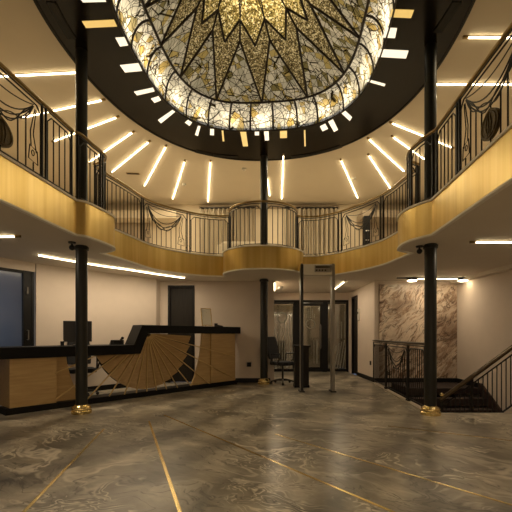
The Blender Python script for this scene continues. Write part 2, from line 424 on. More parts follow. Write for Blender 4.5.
# pale ceiling: from the oval out to the walls
vs = []; fs = []
CX0, CX1, CY0, CY1 = XL-.1, 5.9, YN, 12.2
for k in range(NA):
    a = ovalpt(OVAL,k,1,0,-.01); d = a-DC; t = 1e9
    for (lim, comp) in ((CX0,0),(CX1,0),(CY0,1),(CY1,1)):
        if abs(d[comp]) > 1e-9:
            tt = (lim-DC[comp])/d[comp]
            if tt > 0: t = min(t,tt)
    b = DC+d*t
    vs += [(a.x,a.y,Z_CEIL),(b.x,b.y,Z_CEIL),(b.x,b.y,Z_CEIL+.1),(a.x,a.y,Z_CEIL+.1)]
for k in range(NA):
    j = (k+1)%NA
    for q in range(4): fs.append((k*4+q, j*4+q, j*4+(q+1)%4, k*4+(q+1)%4))
struct('ceiling', MB().add(vs,fs), M['ceil'])
mb = MB()
for (x,y) in ((CX0,CY0),(CX1,CY0),(CX1,CY1),(CX0,CY1)):
    ax = sorted((x, x*.55)); ay = sorted((y, (y-5.5)*.5+5.5))
    mb.box(ax[0],ax[1],ay[0],ay[1],Z_CEIL+.005,Z_CEIL+.1)
struct('ceiling_corners', mb, M['ceil'])

# ---- walls, ground floor
H0 = Z_SOF+.012
def wallpoly(name, pts, m, z0=0, z1=H0):
    return struct(name, MB().prism(pts, lambda p,s: (p[0],p[1],z0 if s==0 else z1)), m)
d = Vector((1.61,1.92,0)).normalized(); nb = Vector((-d.y,d.x,0))*.18
WA0, WA1 = Vector((-3.85,6.83,0)), Vector((-2.24,8.75,0))
wallpoly('wall_reception', [(WA0.x,WA0.y),(WA1.x,WA1.y),(WA1.x+.02,9.06),(WA1.x-.4,9.06),((WA0+nb).x,(WA0+nb).y)], M['wall'])
DX0, DX1, DZ = atx(168,9.05), atx(194.5,9.05), zz(285.5,9.05)
mb = MB().box(-2.6,DX0,YB,YB+.2,0,H0); mb.box(DX1,.33,YB,YB+.2,0,H0); mb.box(DX0,DX1,YB,YB+.2,DZ,H0)
struct('wall_back', mb, M['wall'])
# door in the back wall
dr = struct('door_1', MB().box(DX0+.05,DX1-.05,YB+.05,YB+.09,.01,DZ-.05), M['darkwood'])
fr = MB().box(DX0,DX0+.05,YB-.02,YB+.12,0,DZ); fr.box(DX1-.05,DX1,YB-.02,YB+.12,0,DZ); fr.box(DX0+.05,DX1-.05,YB-.02,YB+.12,DZ-.05,DZ)
fr.build('door_frame', M['base'], dr)
hd = MB().tube([(DX1-.12,YB+.05,1.0),(DX1-.12,YB+.0,1.0),(DX1-.22,YB+.0,1.0)],.01,8); hd.build('door_handle', M['chrome'], dr)
# corridor
wallpoly('wall_corridor_left', [(.33,9.05),(.42,9.05),(.42,11.6),(.22,11.6),(.22,9.25),(.33,9.25)], M['wall'])
SDY0, SDY1, SDZ = 10.55, 11.15, 2.18
mb = MB().box(2.75,2.95,9.05,SDY0,0,H0); mb.box(2.75,2.95,SDY1,11.8,0,H0); mb.box(2.75,2.95,SDY0,SDY1,SDZ,H0)
struct('wall_corridor_right', mb, M['wall'])
sd = struct('door_2', MB().box(2.79,2.83,SDY0+.04,SDY1-.04,.01,SDZ-.04), M['darkwood'])
fr = MB().box(2.73,2.86,SDY0,SDY0+.05,0,SDZ); fr.box(2.73,2.86,SDY1-.05,SDY1,0,SDZ); fr.box(2.73,2.86,SDY0+.05,SDY1-.05,SDZ-.05,SDZ)
fr.build('door_frame', M['base'], sd)
DT = 2.14
mb = MB().box(.22,2.75,11.6,11.75,DT,H0); struct('wall_entrance', mb, M['wall'])
# back wall behind the marble + right wall
struct('wall_stair_back', MB().box(2.95,XR+.2,YB,YB+.2,-.1,H0).box(2.75,2.95,YB+.001,YB+.2,-.1,0), M['wall'])
struct('wall_right', MB().box(XR,XR+.2,YN,YB,-2.6,H0), M['wall'])
struct('wall_rear', MB().box(XL-.2,5.9,YN-.2,YN,0,Z_CEIL), M['wall'])
# left glass front beside the reception
g0, g1 = Vector((-3.87,6.80,0)), Vector((-5.35,4.15,0))
gd = (g1-g0); gl = gd.length; gd.normalize(); gn = Vector((gd.y,-gd.x,0))
if gn.x > 0: gn = -gn
def gp(t, b, z): p = g0+gd*t+gn*b; return (p.x,p.y,z)
def gbox(mb, t0, t1, b0, b1, z0, z1):
    return mb.hexa([gp(t0,b0,z0),gp(t1,b0,z0),gp(t1,b1,z0),gp(t0,b1,z0),gp(t0,b0,z1),gp(t1,b0,z1),gp(t1,b1,z1),gp(t0,b1,z1)])
w1 = struct('window_1', gbox(MB(), .20,1.22,.02,.035,.04,2.15), M['bluewin'])
fr = MB(); gbox(fr,.0,.045,0,.08,0,2.2); gbox(fr,.06,.19,-.01,.07,0,2.2); gbox(fr,1.22,1.30,0,.08,0,2.2); gbox(fr,.19,1.22,0,.08,2.15,2.2); gbox(fr,.19,1.22,0,.08,0,.04)
fr.build('window_frame', M['base'], w1)
hx = MB(); hx.tube([gp(.125,-.01,1.02),gp(.125,-.05,1.02),gp(.125,-.05,1.18),gp(.125,-.01,1.18)],.009,8); hx.tube([gp(.125,-.012,1.80),gp(.125,-.012,1.92)],.016,8)
hx.build('door_handle', M['chrome'], w1)
w2 = struct('window_2', gbox(MB(), 1.30,2.9,.02,.035,.04,2.15), M['bluewin'])
fr = MB(); gbox(fr,2.9,3.02,0,.08,0,2.2); gbox(fr,1.30,2.9,0,.08,2.15,2.2); gbox(fr,1.3,2.9,0,.08,0,.04); fr.build('window_frame', M['base'], w2)
mb = MB(); gbox(mb,-.02,3.04,0,.1,2.2,H0); struct('wall_left', mb, M['wall'])
struct('wall_left_near', MB().box(XL-.2,XL,YN,14.2,-.1,H0).box(XL,-5.3,4.0,4.15,0,H0), M['wall'])
# skirtings
def skirt(name, a, b, n, h=.10):
    a = Vector(a); b = Vector(b); n = Vector(n).normalized()*.018
    mb = MB().hexa([(a.x,a.y,0),(b.x,b.y,0),(b.x+n.x,b.y+n.y,0),(a.x+n.x,a.y+n.y,0),(a.x,a.y,h),(b.x,b.y,h),(b.x+n.x,b.y+n.y,h),(a.x+n.x,a.y+n.y,h)])
    return struct(name, mb, M['base'])
skirt('baseboard_reception', (WA0.x,WA0.y,0),(WA1.x,WA1.y,0),(d.y,-d.x,0))
skirt('baseboard_back', (DX1,YB,0),(.33,YB,0),(0,-1,0))
skirt('baseboard_back_left', (-2.22,YB,0),(DX0,YB,0),(0,-1,0))
skirt('baseboard_corridor', (2.75,9.05,0),(2.75,SDY0,0),(-1,0,0))
skirt('baseboard_stair', (2.75,YB,0),(XR,YB,0),(0,-1,0))
skirt('baseboard_right', (XR,YB-.02,0),(XR,8.0,0),(-1,0,0))
skirt('baseboard_right_near', (XR,5.5,0),(XR,YN,0),(-1,0,0))
# cornice on the right wall
mb = MB().box(XR-.16,XR,5.0,YB,H0-.07,H0); struct('trim_7', mb, M['soffit'])
# stairwell shell
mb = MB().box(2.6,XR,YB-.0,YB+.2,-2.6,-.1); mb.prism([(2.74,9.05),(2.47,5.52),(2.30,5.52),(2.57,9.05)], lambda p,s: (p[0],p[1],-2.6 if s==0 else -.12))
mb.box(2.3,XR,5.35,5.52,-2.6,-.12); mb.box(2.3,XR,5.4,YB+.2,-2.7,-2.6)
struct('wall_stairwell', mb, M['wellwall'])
mb = MB()
for z0 in (-.16,-.30): mb.box(2.75,XR,YB-.02,YB,z0-.03,z0)
struct('trim_8', mb, M['base'])
c0, c1 = Vector((2.74,9.05,0)), Vector((2.47,5.52,0)); cd = (c1-c0).normalized(); cn = Vector((cd.y,-cd.x,0))
if cn.x > 0: cn = -cn
mb = MB().hexa([(c0.x,c0.y-.02,-.14),(c1.x,c1.y,-.14),(c1.x+cn.x*.09,c1.y,-.14),(c0.x+cn.x*.09,c0.y-.02,-.14),
                (c0.x,c0.y-.02,.022),(c1.x,c1.y,.022),(c1.x+cn.x*.09,c1.y,.022),(c0.x+cn.x*.09,c0.y-.02,.022)])
struct('trim_9', mb, M['curb'])

# ---- upper storey walls
struct('wall_upper_back', MB().box(XL-.2,5.9,YU,YU+.2,Z_TOP-.02,Z_CEIL), M['upwall'])
struct('wall_upper_left', MB().box(XL-.2,XL,YN,YU,Z_TOP-.45,Z_CEIL), M['upwall'])
struct('wall_upper_right', MB().box(5.7,5.9,YN,YU,Z_TOP-.45,Z_CEIL), M['upwall'])
struct('floor_upper_right', MB().box(XR,5.9,YN,14.2,H0,Z_TOP-.02), M['soffit'])
struct('trim_10', MB().box(XL,-2.35,11.5,YU,4.55,4.78), M['upwall'])
struct('trim_11', MB().box(3.1,5.7,11.3,YU,4.52,4.72), M['brownwall'])
struct('trim_12', MB().box(-1.75,2.55,YU-.06,YU,4.98,5.05), M['brownwall'])
for nm, x0, x1 in (('wall_cladding_left',XL,-3.25),('wall_cladding_right',3.42,5.7)):
    struct(nm, MB().box(x0,x1,YU-.03,YU,Z_TOP-.02,4.6), M['brownwall'])
# entrance vestibule beyond the glass doors
mb = MB().box(.1,3.2,13.9,14.1,0,H0); mb.box(.12,.22,11.76,13.9,0,H0); mb.box(2.95,3.1,11.8,13.9,0,H0)
struct('wall_vestibule', mb, M['brownwall'])

# =====================================================================
# COLUMNS
# =====================================================================
CPOS = [(-2.46,5.5,.079,'dark round column at left standing in front of the reception desk'),
        (2.416,5.40,.079,'dark round column at right beside the stairwell railing'),
        (.18,8.755,.084,'dark round column in the middle of the back between desk and office chair')]
for (x,y,r,lab) in CPOS:
    c = thing('column', lab, 'column', (x,y,0), 0, 'round columns carrying the balcony')
    MB().lathe([(r,.0),(r,Z_CEIL-.012)], 32).build('shaft', M['column'], c, smooth=True)
    MB().lathe([(r+.055,0),(r+.058,.035),(r+.045,.05),(r+.05,.075),(r+.04,.095),(r+.012,.11),(r+.004,.125),(r+.001,.125)], 32).build('brass_base', M['brass'], c, smooth=True)
    MB().lathe([(r+.001,Z_SOF-.05),(r+.016,Z_SOF-.045),(r+.018,Z_SOF-.005),(r+.001,Z_SOF)], 32).build('collar', M['column'], c, smooth=True)

# =====================================================================
# BALCONY RAILINGS
# =====================================================================
class Path:
    def __init__(s, P):
        s.P = P; s.L = [0]
        for a, b in zip(P, P[1:]): s.L.append(s.L[-1]+(b-a).length)
        s.len = s.L[-1]
    def at(s, l):
        l = max(0, min(s.len, l))
        for i in range(len(s.P)-1):
            if l <= s.L[i+1]+1e-9:
                t = (l-s.L[i])/max(1e-9, s.L[i+1]-s.L[i]); return s.P[i].lerp(s.P[i+1], t)
        return s.P[-1].copy()
    def lpx(s, px):
        best = (1e9,0)
        for k in range(801):
            l = s.len*k/800; p = s.at(l); e = abs(CX+F*p.x/p.y-px)
            if e < best[0]-1e-6: best = (e,l)
        return best[1]
def sub(a, b, k=None):
    k = k or max(2, int(abs(b-a)/.05)); return [a+(b-a)*i/k for i in range(k+1)]
RB = Z_TOP    # foot of the rail
def section(path, l0, l1, kind, label, end_posts=(True,True), z0=RB, hr=Z_RAIL-RB, curl=False):
    L = l1-l0
    P = lambda l, z: (lambda p: (p.x,p.y,z0+z))(path.at(l0+l))
    org = path.at(l0+L/2)
    t = thing('balcony_railing', label, 'railing', (org.x,org.y,z0), 0, 'wrought iron balcony railings')
    inv = Vector((org.x,org.y,z0))
    def bld(mb, name, m, parent=t, smooth=True):
        mb.v = [tuple(Vector(v)-inv) for v in mb.v]; return mb.build(name, m, parent, smooth)
    def curve(pts, r, m='iron', n=5):
        return MB().tube([P(l,z) for (l,z) in pts], r, n)
    bld(curve([(l,hr-.025) for l in sub(0,L)], .020, n=10), 'handrail', M['bronze'])
    bld(curve([(l,hr-.062) for l in sub(0,L)], .009), 'under_rail', M['iron'])
    bld(curve([(l,.05) for l in sub(.0,L)], .008), 'bottom_rail', M['iron'])
    for k, (on, l) in enumerate(zip(end_posts,(0.032,L-.032))):
        if on:
            mb = MB().tube([P(l,0),P(l,hr-.05)], .0155, 4); mb.lathe([(.032,0),(.032,.012),(.022,.03)],10,P(l,0)); bld(mb,'post',M['iron'])
    a, b = .06, L-.06; top = hr-.11; bot = .05; ch = .07
    def arc(l0_, l1_, zl, zr, droop, n=14):
        return [(l0_+(l1_-l0_)*i/n, zl+(zr-zl)*i/n-droop*4*(i/n)*(1-i/n)) for i in range(n+1)]
    fpts = [(a,bot),(a,top-ch)]+[(a+ch,top)]+[(l,top) for l in sub(a+ch,b-ch)]+[(b,top-ch),(b,bot)]
    bld(curve(fpts,.009), 'frame', M['iron'])
    for s_, e in ((1,a),(-1,b)):
        bld(curve([(e-s_*.04,top-ch+.02),(e,top-ch-.03)],.006), 'corner_scroll', M['iron'])
        bld(MB().tube([P(e-s_*.045,bot+.11),P(e,bot+.05)],.006,5), 'corner_scroll', M['iron'])
    if kind == 'plain':
        n = max(2, int(round((b-a)/.105)))
        for i in range(1,n):
            bld(curve([(a+(b-a)*i/n,bot),(a+(b-a)*i/n,top)],.008), 'baluster', M['iron'])
    else:
        big = kind == 'mandolin'
        m_ = .09*L
        tl = top-.04; dr = .36 if not big else .34
        sw = MB()
        for (zl, dd, e) in ((tl,dr,0),(tl,dr*.86,.012),(tl-.01,dr*.62,.02)):
            sw.tube([P(l,z) for (l,z) in arc(a+m_+e,b-m_-e,zl,zl,dd)], .0075, 5)
        # the folds crossing along the swag
        n = 20; pts = []
        for i in range(n+1):
            q = i/n; pts.append((a+m_+(b-a-2*m_)*q, tl-dr*.93*4*q*(1-q)+.045*math.sin(q*PI*4)))
        sw.tube([P(*p) for p in pts], .0065, 5)
        pts = [(l, z+.0) for (l,z) in [(p[0], tl-dr*.93*4*((p[0]-a-m_)/(b-a-2*m_))*(1-(p[0]-a-m_)/(b-a-2*m_))-.045*math.sin((p[0]-a-m_)/(b-a-2*m_)*PI*4)) for p in pts]]
        sw.tube([P(*p) for p in pts], .0065, 5)
        sw.tube([P(l,z) for (l,z) in arc(a+m_,b-m_,top-.02,top-.02,.09)], .006, 5)
        bld(sw, 'swag', M['iron'])
        for s_, e in ((1,a+m_*.55),(-1,b-m_*.55)):
            ts = MB(); w = min(.10,.12*L)
            ts.tube([P(e+s_*.01,tl-.02),P(e+s_*.055,tl-.30),P(e+s_*.005,tl-.48)],.006,5)
            ts.tube([P(e+s_*.03,tl-.02),P(e+s_*w,tl-.28),P(e+s_*w*.9,tl-.44)],.006,5)
            q = [P(e-s_*.01,tl-.46),P(e+s_*(w+.01),tl-.43),P(e+s_*(w+.03),tl-.58),P(e-s_*.02,tl-.60)]
            ts.tube(q,.0065,5,closed=True)
            ts.tube([P(e+s_*(w*.6+.022*math.cos(h)),tl-.50+.03*math.sin(h)) for h in [2*PI*i/10 for i in range(10)]],.005,5,closed=True)
            bld(ts,'tassel',M['iron'])
        n = max(3, int(round((b-a)/.115)))
        for i in range(1,n):
            l = a+(b-a)*i/n; q = (l-a-m_)/(b-a-2*m_)
            zt = tl-.60 if (q < .08 or q > .92) else tl-dr*4*q*(1-q)
            if big and abs(l-L/2) < .14: continue
            bld(curve([(l,bot),(l,zt)],.008),'baluster',M['iron'])
        if big:
            # pear shaped relief plate hung in the middle of the panel
            pts = []
            for i in range(28):
                h = 2*PI*i/28; r = .105*(1-.30*max(0,math.sin(h))**2*abs(math.sin(h)))
                pts.append((L/2+r*math.cos(h)*1.45, .215+(.15 if math.sin(h) > 0 else .125)*math.sin(h)))
            pts[7] = (L/2,.372)
            tv = (path.at(l0+L/2+.05)-path.at(l0+L/2-.05)).normalized(); nv = Vector((tv.y,-tv.x,0))
            em = MB().prism(pts, lambda p,s: tuple(Vector(P(*p))+nv*(.016 if s else -.016)))
            eo = bld(em,'relief_plate',M['emblem'],smooth=False)
            em = MB()
            for sgn in (1,-1):
                em.tube([tuple(Vector(P(L/2+(p[0]-L/2)*.82,.215+(p[1]-.215)*.82))+nv*.018*sgn) for p in pts],.007,5,closed=True)
                for q in (-.05,.0,.05):
                    em.tube([tuple(Vector(P(L/2+q*.5,.13))+nv*.018*sgn),tuple(Vector(P(L/2+q,.22))+nv*.02*sgn),tuple(Vector(P(L/2+q*.4,.33))+nv*.018*sgn)],.005,5)
            bld(em,'relief_moulding',M['emblem'],eo)
            bld(curve([(L/2,.36),(L/2,tl-dr)],.0065).tube([P(L/2,.05),P(L/2,.10)],.0065,5),'hanger',M['iron'])
    if curl is not False:
        mb = MB()
        for (l, z) in ((curl,.73),(curl,.62),(curl,.52)):
            for dx in (-.045,.045):
                mb.tube([P(l+dx+.03*math.cos(h),z+.045*math.sin(h)) for h in [2*PI*i/12 for i in range(12)]],.006,5,closed=True)
        mb.tube([P(curl-.09,.45),P(curl+.09,.78)],.006,5); mb.tube([P(curl+.09,.45),P(curl-.09,.78)],.006,5)
        bld(mb,'scroll_ornament',M['iron'])
    return t
def voffset(P, f):
    out = []
    for i in range(len(P)):
        t = P[min(i+1,len(P)-1)]-P[max(i-1,0)]; t.normalize(); d_ = f(i/(len(P)-1))
        out.append(P[i]+Vector((-t.y,t.x,0))*d_)
    return out
I_, J_ = .035, .11
RQ = {'S1':voffset(SEG['S1'],lambda q: I_),'S7':voffset(SEG['S7'],lambda q: I_),
      'S2':voffset(SEG['S2'],lambda q: I_+(J_-I_)*min(1,q/.3)),'S6':voffset(SEG['S6'],lambda q: I_+(J_-I_)*min(1,(1-q)/.3)),
      'S3':voffset(SEG['S3'],lambda q: J_*.75),'S4':voffset(SEG['S4'],lambda q: J_),'S5':voffset(SEG['S5'],lambda q: J_*.75)}
RQ['S3'] = [RQ['S2'][-1].copy()]+RQ['S3'][2:-2]+[RQ['S4'][0].copy()]
RQ['S5'] = [RQ['S4'][-1].copy()]+RQ['S5'][2:-2]+[RQ['S6'][0].copy()]
RP = {k: Path(RQ[k]) for k in ORDER}
p = RP['S1']; yl = lambda y: (y-.3)/(4.897-.3)*p.len
section(p, yl(4.334), p.len, 'plain', 'short plain railing on the left balcony just before the left bulge')
section(p, yl(3.05), yl(4.334), 'mandolin', 'left balcony railing with draped swag and pear-shaped bronze plate')
section(p, yl(2.4), yl(3.05), 'plain', 'plain railing at the near end of the left balcony past the bronze plate')
p = RP['S2']
section(p, 0, p.len*.52, 'plain', 'near half of the curved railing on the left bulge around the left column')
section(p, p.len*.52, p.len, 'plain', 'far half of the curved railing on the left bulge, with scroll ornament', curl=p.len*.2)
p = RP['S3']; a, b = p.lpx(142.5), p.lpx(188.5)
section(p, 0, a, 'plain', 'plain balcony railing just behind the left bulge')
section(p, a, b, 'swag', 'balcony railing with draped swag and tassels left of the grey curtains')
section(p, b, p.len, 'plain', 'plain balcony railing in front of the left curtain beside the middle bulge')
p = RP['S4']
section(p, 0, p.len*.5, 'plain', 'left half of the round railing on the middle bulge, sofa behind it')
section(p, p.len*.5, p.len, 'plain', 'right half of the round railing on the middle bulge')
p = RP['S5']; a, b = p.lpx(340), p.lpx(382)
section(p, 0, a, 'plain', 'plain balcony railing in front of the right curtain beside the middle bulge')
section(p, a, b, 'swag', 'balcony railing with draped swag and tassels right of the grey curtains')
section(p, b, p.len, 'plain', 'plain balcony railing just behind the right bulge')
p = RP['S6']
section(p, 0, p.len*.52, 'plain', 'far half of the curved railing on the right bulge, with scroll ornament', curl=p.len*.3)
section(p, p.len*.52, p.len, 'plain', 'near half of the curved railing on the right bulge around the right column')
p = RP['S7']; yr = lambda y: (4.873-y)/(4.873-.3)*p.len
section(p, 0, yr(4.236), 'plain', 'short plain railing on the right balcony just before the right bulge')
section(p, yr(4.236), yr(2.9), 'mandolin', 'right balcony railing with draped swag and pear-shaped bronze plate')
section(p, yr(2.9), yr(2.2), 'plain', 'plain railing at the near end of the right balcony past the bronze plate')

# ---- railing around the stairwell
c0, c1 = Vector((2.70,8.98,0)), Vector((2.435,5.60,0))
sp = Path([c0,c1])
a, b = sp.lpx(386), sp.lpx(408)
def stair_rail(l0, l1, kind, lab):
    t = section(sp, l0, l1, kind, lab, z0=.022, hr=.975); t.name = 'stair_railing'; [c.data.materials.__setitem__(0, M['bronzedark']) for c in t.children if c.name.startswith('handrail')]; t['group'] = 'wrought iron railings beside the stairwell'
    return t
stair_rail(0, a, 'plain', 'narrow plain railing by the stairwell, farthest section beside the back wall')
stair_rail(a, b, 'swag', 'stairwell railing with draped swag ornament in front of the marble')
stair_rail(b, sp.len, 'plain', 'plain stairwell railing nearest the right column')
# sloping rail going down into the well
YR = 5.58
t = thing('stair_handrail', 'sloping black handrail with balusters descending into the stairwell at right', 'railing', (3.1,YR,0))
def hz(x): return .956-(3.676-x)*(.956-.21)/(3.676-2.656)
x0, x1 = 2.63, 3.95
MB().tube([(x0-3.1,0,hz(x0)-.025),(x1-3.1,0,hz(x1)-.025)],.032,10).build('handrail', M['bronzedark'], t, True)
MB().tube([(x0-3.1,0,hz(x0)-.13),(x1-3.1,0,hz(x1)-.13)],.011,6).build('under_rail', M['iron'], t, True)
MB().tube([(x0-3.1,0,hz(x0)-.85),(x1-3.1,0,hz(x1)-.85)],.014,6).build('bottom_rail', M['iron'], t, True)
for x in (2.66,3.09,3.80): MB().tube([(x-3.1,0,-.4 if x<3 else -.12),(x-3.1,0,hz(x)-.03)],.021,4).build('post', M['iron'], t)
MB().ball((2.66-3.1,0,hz(2.66)+.03),.028).build('finial', M['brass'], t, True)
x = 2.72
while x < 3.92:
    if abs(x-3.09) > .03 and abs(x-3.80) > .03: MB().tube([(x-3.1,0,hz(x)-.85),(x-3.1,0,hz(x)-.13)],.008,5).build('baluster', M['iron'], t, True)
    x += .066
# the flight along the right wall
t = thing('staircase', 'dark carpeted stairs going down along the right wall of the stairwell', 'stairs', (3.9,8.0,0))
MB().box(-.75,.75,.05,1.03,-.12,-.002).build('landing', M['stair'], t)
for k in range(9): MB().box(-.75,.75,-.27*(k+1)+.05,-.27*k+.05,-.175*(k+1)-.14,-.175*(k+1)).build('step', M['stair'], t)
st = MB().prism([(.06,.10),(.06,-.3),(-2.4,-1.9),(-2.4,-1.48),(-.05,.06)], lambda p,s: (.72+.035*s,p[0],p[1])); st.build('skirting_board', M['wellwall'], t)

# =====================================================================
# MARBLE PANEL, SOCKETS
# =====================================================================
o = MB().box(2.86,XR-.006,YB-.022,YB-.001,.105,2.27).build('marble_panel', M['art']); tag(o,'large brown veined marble panel on the back wall above the stairwell','wall panel')
def socket(loc, rz, lab):
    t = thing('wall_socket', lab, 'socket', loc, rz, 'black wall sockets')
    MB().box(-.05,.05,-.012,0,-.05,.05).build('plate', M['base'], t, bevel=.003)
    ins = MB().lathe([(.025,0),(.025,.003),(.018,.003)],16).build('insert', M['base'], t)
    ins.rotation_euler = (PI/2,0,0); ins.location = (0,-.012,0)
socket((atx(249,YB),YB-.001,zz(364.5,YB)),0,'black wall socket on the back wall right of the reception desk')
socket((2.749,atx(1,1)*0+9.35,zz(363,9.35)),PI/2*-1,'black wall socket on the corridor wall left of the stairwell railing')
t = thing('alarm_box','small pale alarm box on the corridor wall beside the side door','alarm',(2.749,10.38,1.64),-PI/2)
MB().box(-.06,.06,-.035,0,-.15,.15).build('case', M['white'], t, bevel=.006)
bt = MB().lathe([(.03,0),(.03,.01),(.015,.015)],14).build('button', M['plastic'], t); bt.rotation_euler=(PI/2,0,0); bt.location=(0,-.035,.05)

# =====================================================================
# RECEPTION DESK
# =====================================================================
DA = Vector((-3.45,5.28,0)); DD = Vector((.655,.755,0)).normalized(); DR = math.atan2(DD.y,DD.x)
def D(t_, b_, z_): return Vector((DA.x+DD.x*t_-DD.y*b_, DA.y+DD.y*t_+DD.x*b_, z_))
desk = thing('reception_desk','long oak reception desk with black stepped worktop and fan of slats','desk',tuple(DA),DR)
ex = lambda b0, b1: (lambda p,s: (p[0], b1 if s else b0, p[1]))
MB().prism([(-.7,.77),(2.09,.77),(2.09,.93),(-.7,.93)], ex(-.03,.62)).build('low_worktop', M['black'], desk, bevel=.006)
MB().prism([(2.0,.77),(2.13,.77),(2.285,1.13),(4.70,1.13),(4.70,1.28),(2.165,1.28),(2.0,.9299)], ex(-.032,.28)).build('high_counter', M['black'], desk, bevel=.006)
MB().box(.05,4.60,-.012,.28,0,.09).build('plinth', M['base'], desk)
MB().box(.10,.72,.0,.52,.09,.77).build('end_panel', M['wood'], desk, bevel=.004)
MB().box(3.83,4.56,.0,.24,.09,1.13).build('end_panel', M['wood'], desk, bevel=.004)
MB().prism([(3.83,1.13),(3.60,1.13),(3.585,.95),(3.55,.70),(3.48,.45),(3.40,.25),(3.32,.09),(3.83,.09)], ex(.03,.06)).build('curved_panel', M['wood'], desk)
MB().prism([(.72,.77),(.90,.77),(.93,.60),(.98,.42),(1.06,.22),(1.14,.09),(.72,.09)], ex(.10,.13)).build('curved_panel', M['wood'], desk)
FC, FR = (2.30,1.13), 1.0
a0, a1, ns = math.radians(1.5), math.radians(159.5), 14
def r0(al): return .345/math.sin(al) if al > math.radians(117) else .06
for k in range(ns):
    al, be = a0+(a1-a0)*k/ns, a0+(a1-a0)*(k+1)/ns
    pts = []
    ra = max(r0(al), r0(be))
    for (an, dep) in ((al,.0),(be,.09)):
        pts.append((an,dep))
    gap = .022
    q = lambda r, an, dep: (FC[0]+r*math.cos(an), dep, FC[1]-r*math.sin(an))
    v8 = [q(r0(al),al+gap,.008),q(FR,al+gap,.008),q(FR,be-gap,.075),q(r0(be),be-gap,.075)]
    v8 += [(p[0],p[1]+.014,p[2]) for p in v8]
    MB().hexa(v8).build('fan_slat', M['woodslat'], desk)
pts = [(FC[0]+(FR-.01)*math.cos(a0+(a1-a0)*i/40), FC[1]-(FR-.01)*math.sin(a0+(a1-a0)*i/40)) for i in range(41)]
pts += [(FC[0]+r0(h_)*math.cos(h_), FC[1]-r0(h_)*math.sin(h_)) for h_ in (a1,math.radians(140),math.radians(118),math.radians(116),math.radians(60),a0)]
MB().prism(pts, ex(.095,.115)).build('fan_gap_shade', M['darkwood'], desk)  # dark sheet added behind the slats, so their gaps read as pleat shade
for k in range(ns+1):
    al = a0+(a1-a0)*k/ns
    if k == 0: continue
    rs = r0(al); c_, s_ = math.cos(al), math.sin(al)
    re = (FC[1]-.085)/s_
    if c_ > 0: re = min(re, (4.56-FC[0])/c_)
    if c_ < 0: re = min(re, (FC[0]-.70)/-c_)
    MB().tube([(FC[0]+rs*c_,-.006,FC[1]-rs*s_),(FC[0]+re*c_,-.006,FC[1]-re*s_)],.0115,4).build('fan_rod', M['rod'], desk)

# things on the desk
mp = D(1.2,.36,.93)
t = thing('monitor','black desktop monitor on the low worktop behind the left column','monitor',tuple(mp),math.radians(24))
MB().lathe([(.10,0),(.10,.012),(.03,.016)],24).build('stand_base', M['screen'], t, True)
MB().box(-.025,.025,.0,.03,.01,.2).build('stand_neck', M['screen'], t)
sh = MB().box(-.215,.215,-.03,.0,.06,.40).build('screen_shell', M['screen'], t, bevel=.006)
MB().box(-.018,.018,-.0315,-.0295,.21,.245).build('badge', M['chrome'], sh)
MB().box(-.2,.2,.0,.002,.075,.385).build('screen_panel', M['display'], sh)
kp = D(1.0,.25,.93)
t = thing('pen_cup','small dark cup on the low worktop left of the monitor','cup',tuple(D(.93,.30,.93)))
MB().lathe([(.026,0),(.030,.07),(.026,.07),(.023,.01)],16).build('cup_body', M['plastic'], t, True)
MB().tube([(0,0,.01),(.015,.01,.095)],.004,6).build('pen', M['chrome'], t)
pp = D(1.86,.30,.93)
t = thing('desk_phone','black desk telephone on the low worktop beside the counter step','telephone',tuple(pp),math.radians(28))
MB().hexa([(-.11,-.08,0),(.11,-.08,0),(.11,.08,0),(-.11,.08,0),(-.11,-.08,.085),(.11,-.08,.085),(.11,.08,.03),(-.11,.08,.03)]).build('phone_body', M['plastic'], t, bevel=.006)
MB().box(-.06,.07,-.085,-.0795,.02,.07).build('phone_stand', M['base'], t)
MB().tube([(.085,-.085,.115),(.085,-.05,.125),(.085,.03,.095),(.085,.07,.075)],[.026,.018,.018,.026],8).build('handset', M['plastic'], t, True)
fp_ = D(3.83,.13,1.28)
t = thing('sign_holder','gold framed notice stand on the high counter','sign',tuple(fp_),math.radians(20))
fr = MB()
for (a_,b_) in (((-.10,0),(-.125,.37)),((-.125,.37),(.085,.37)),((.085,.37),(.11,0)),((-.10,0.02),(.11,0.02))):
    fr.tube([(a_[0],0,a_[1]+.008),(b_[0],0.06 if b_[1]>.1 else 0,b_[1]+.008)] if False else [(a_[0],.10*a_[1],a_[1]+.008),(b_[0],.10*b_[1],b_[1]+.008)],.008,6)
fr.build('frame', M['brass'], t, True)
MB().hexa([(-.098,.003,.03),(.104,.003,.03),(.104,.007,.03),(-.098,.007,.03),(-.117,.036,.365),(.079,.036,.365),(.079,.04,.365),(-.117,.04,.365)]).build('notice', M['paper'], t)
MB().tube([(0,.03,.3),(0,.12,.0)],.006,6).build('back_leg', M['brass'], t)
mk = MB()
for k in range(7): mk.box(-.075,.055+.02*((k*5)%3-1),-.001,.001,.09+.033*k,.098+.033*k)
mo = mk.build('printed_lines', M['display'], t); mo.location=(0,.004,0); mo.rotation_euler=(-math.atan(.098),0,0)
ip = D(4.17,.12,1.28)
t = thing('card_terminal','small black card terminal lying on the right end of the high counter','terminal',tuple(ip),math.radians(10))
MB().hexa([(-.09,-.04,0),(.09,-.04,0),(.09,.04,0),(-.09,.04,0),(-.09,-.04,.055),(.09,-.04,.02),(.09,.04,.02),(-.09,.04,.055)]).build('terminal_body', M['plastic'], t, bevel=.008)
MB().box(-.10,-.03,-.03,.03,.0,.075).build('printer_hump', M['plastic'], t, bevel=.008)

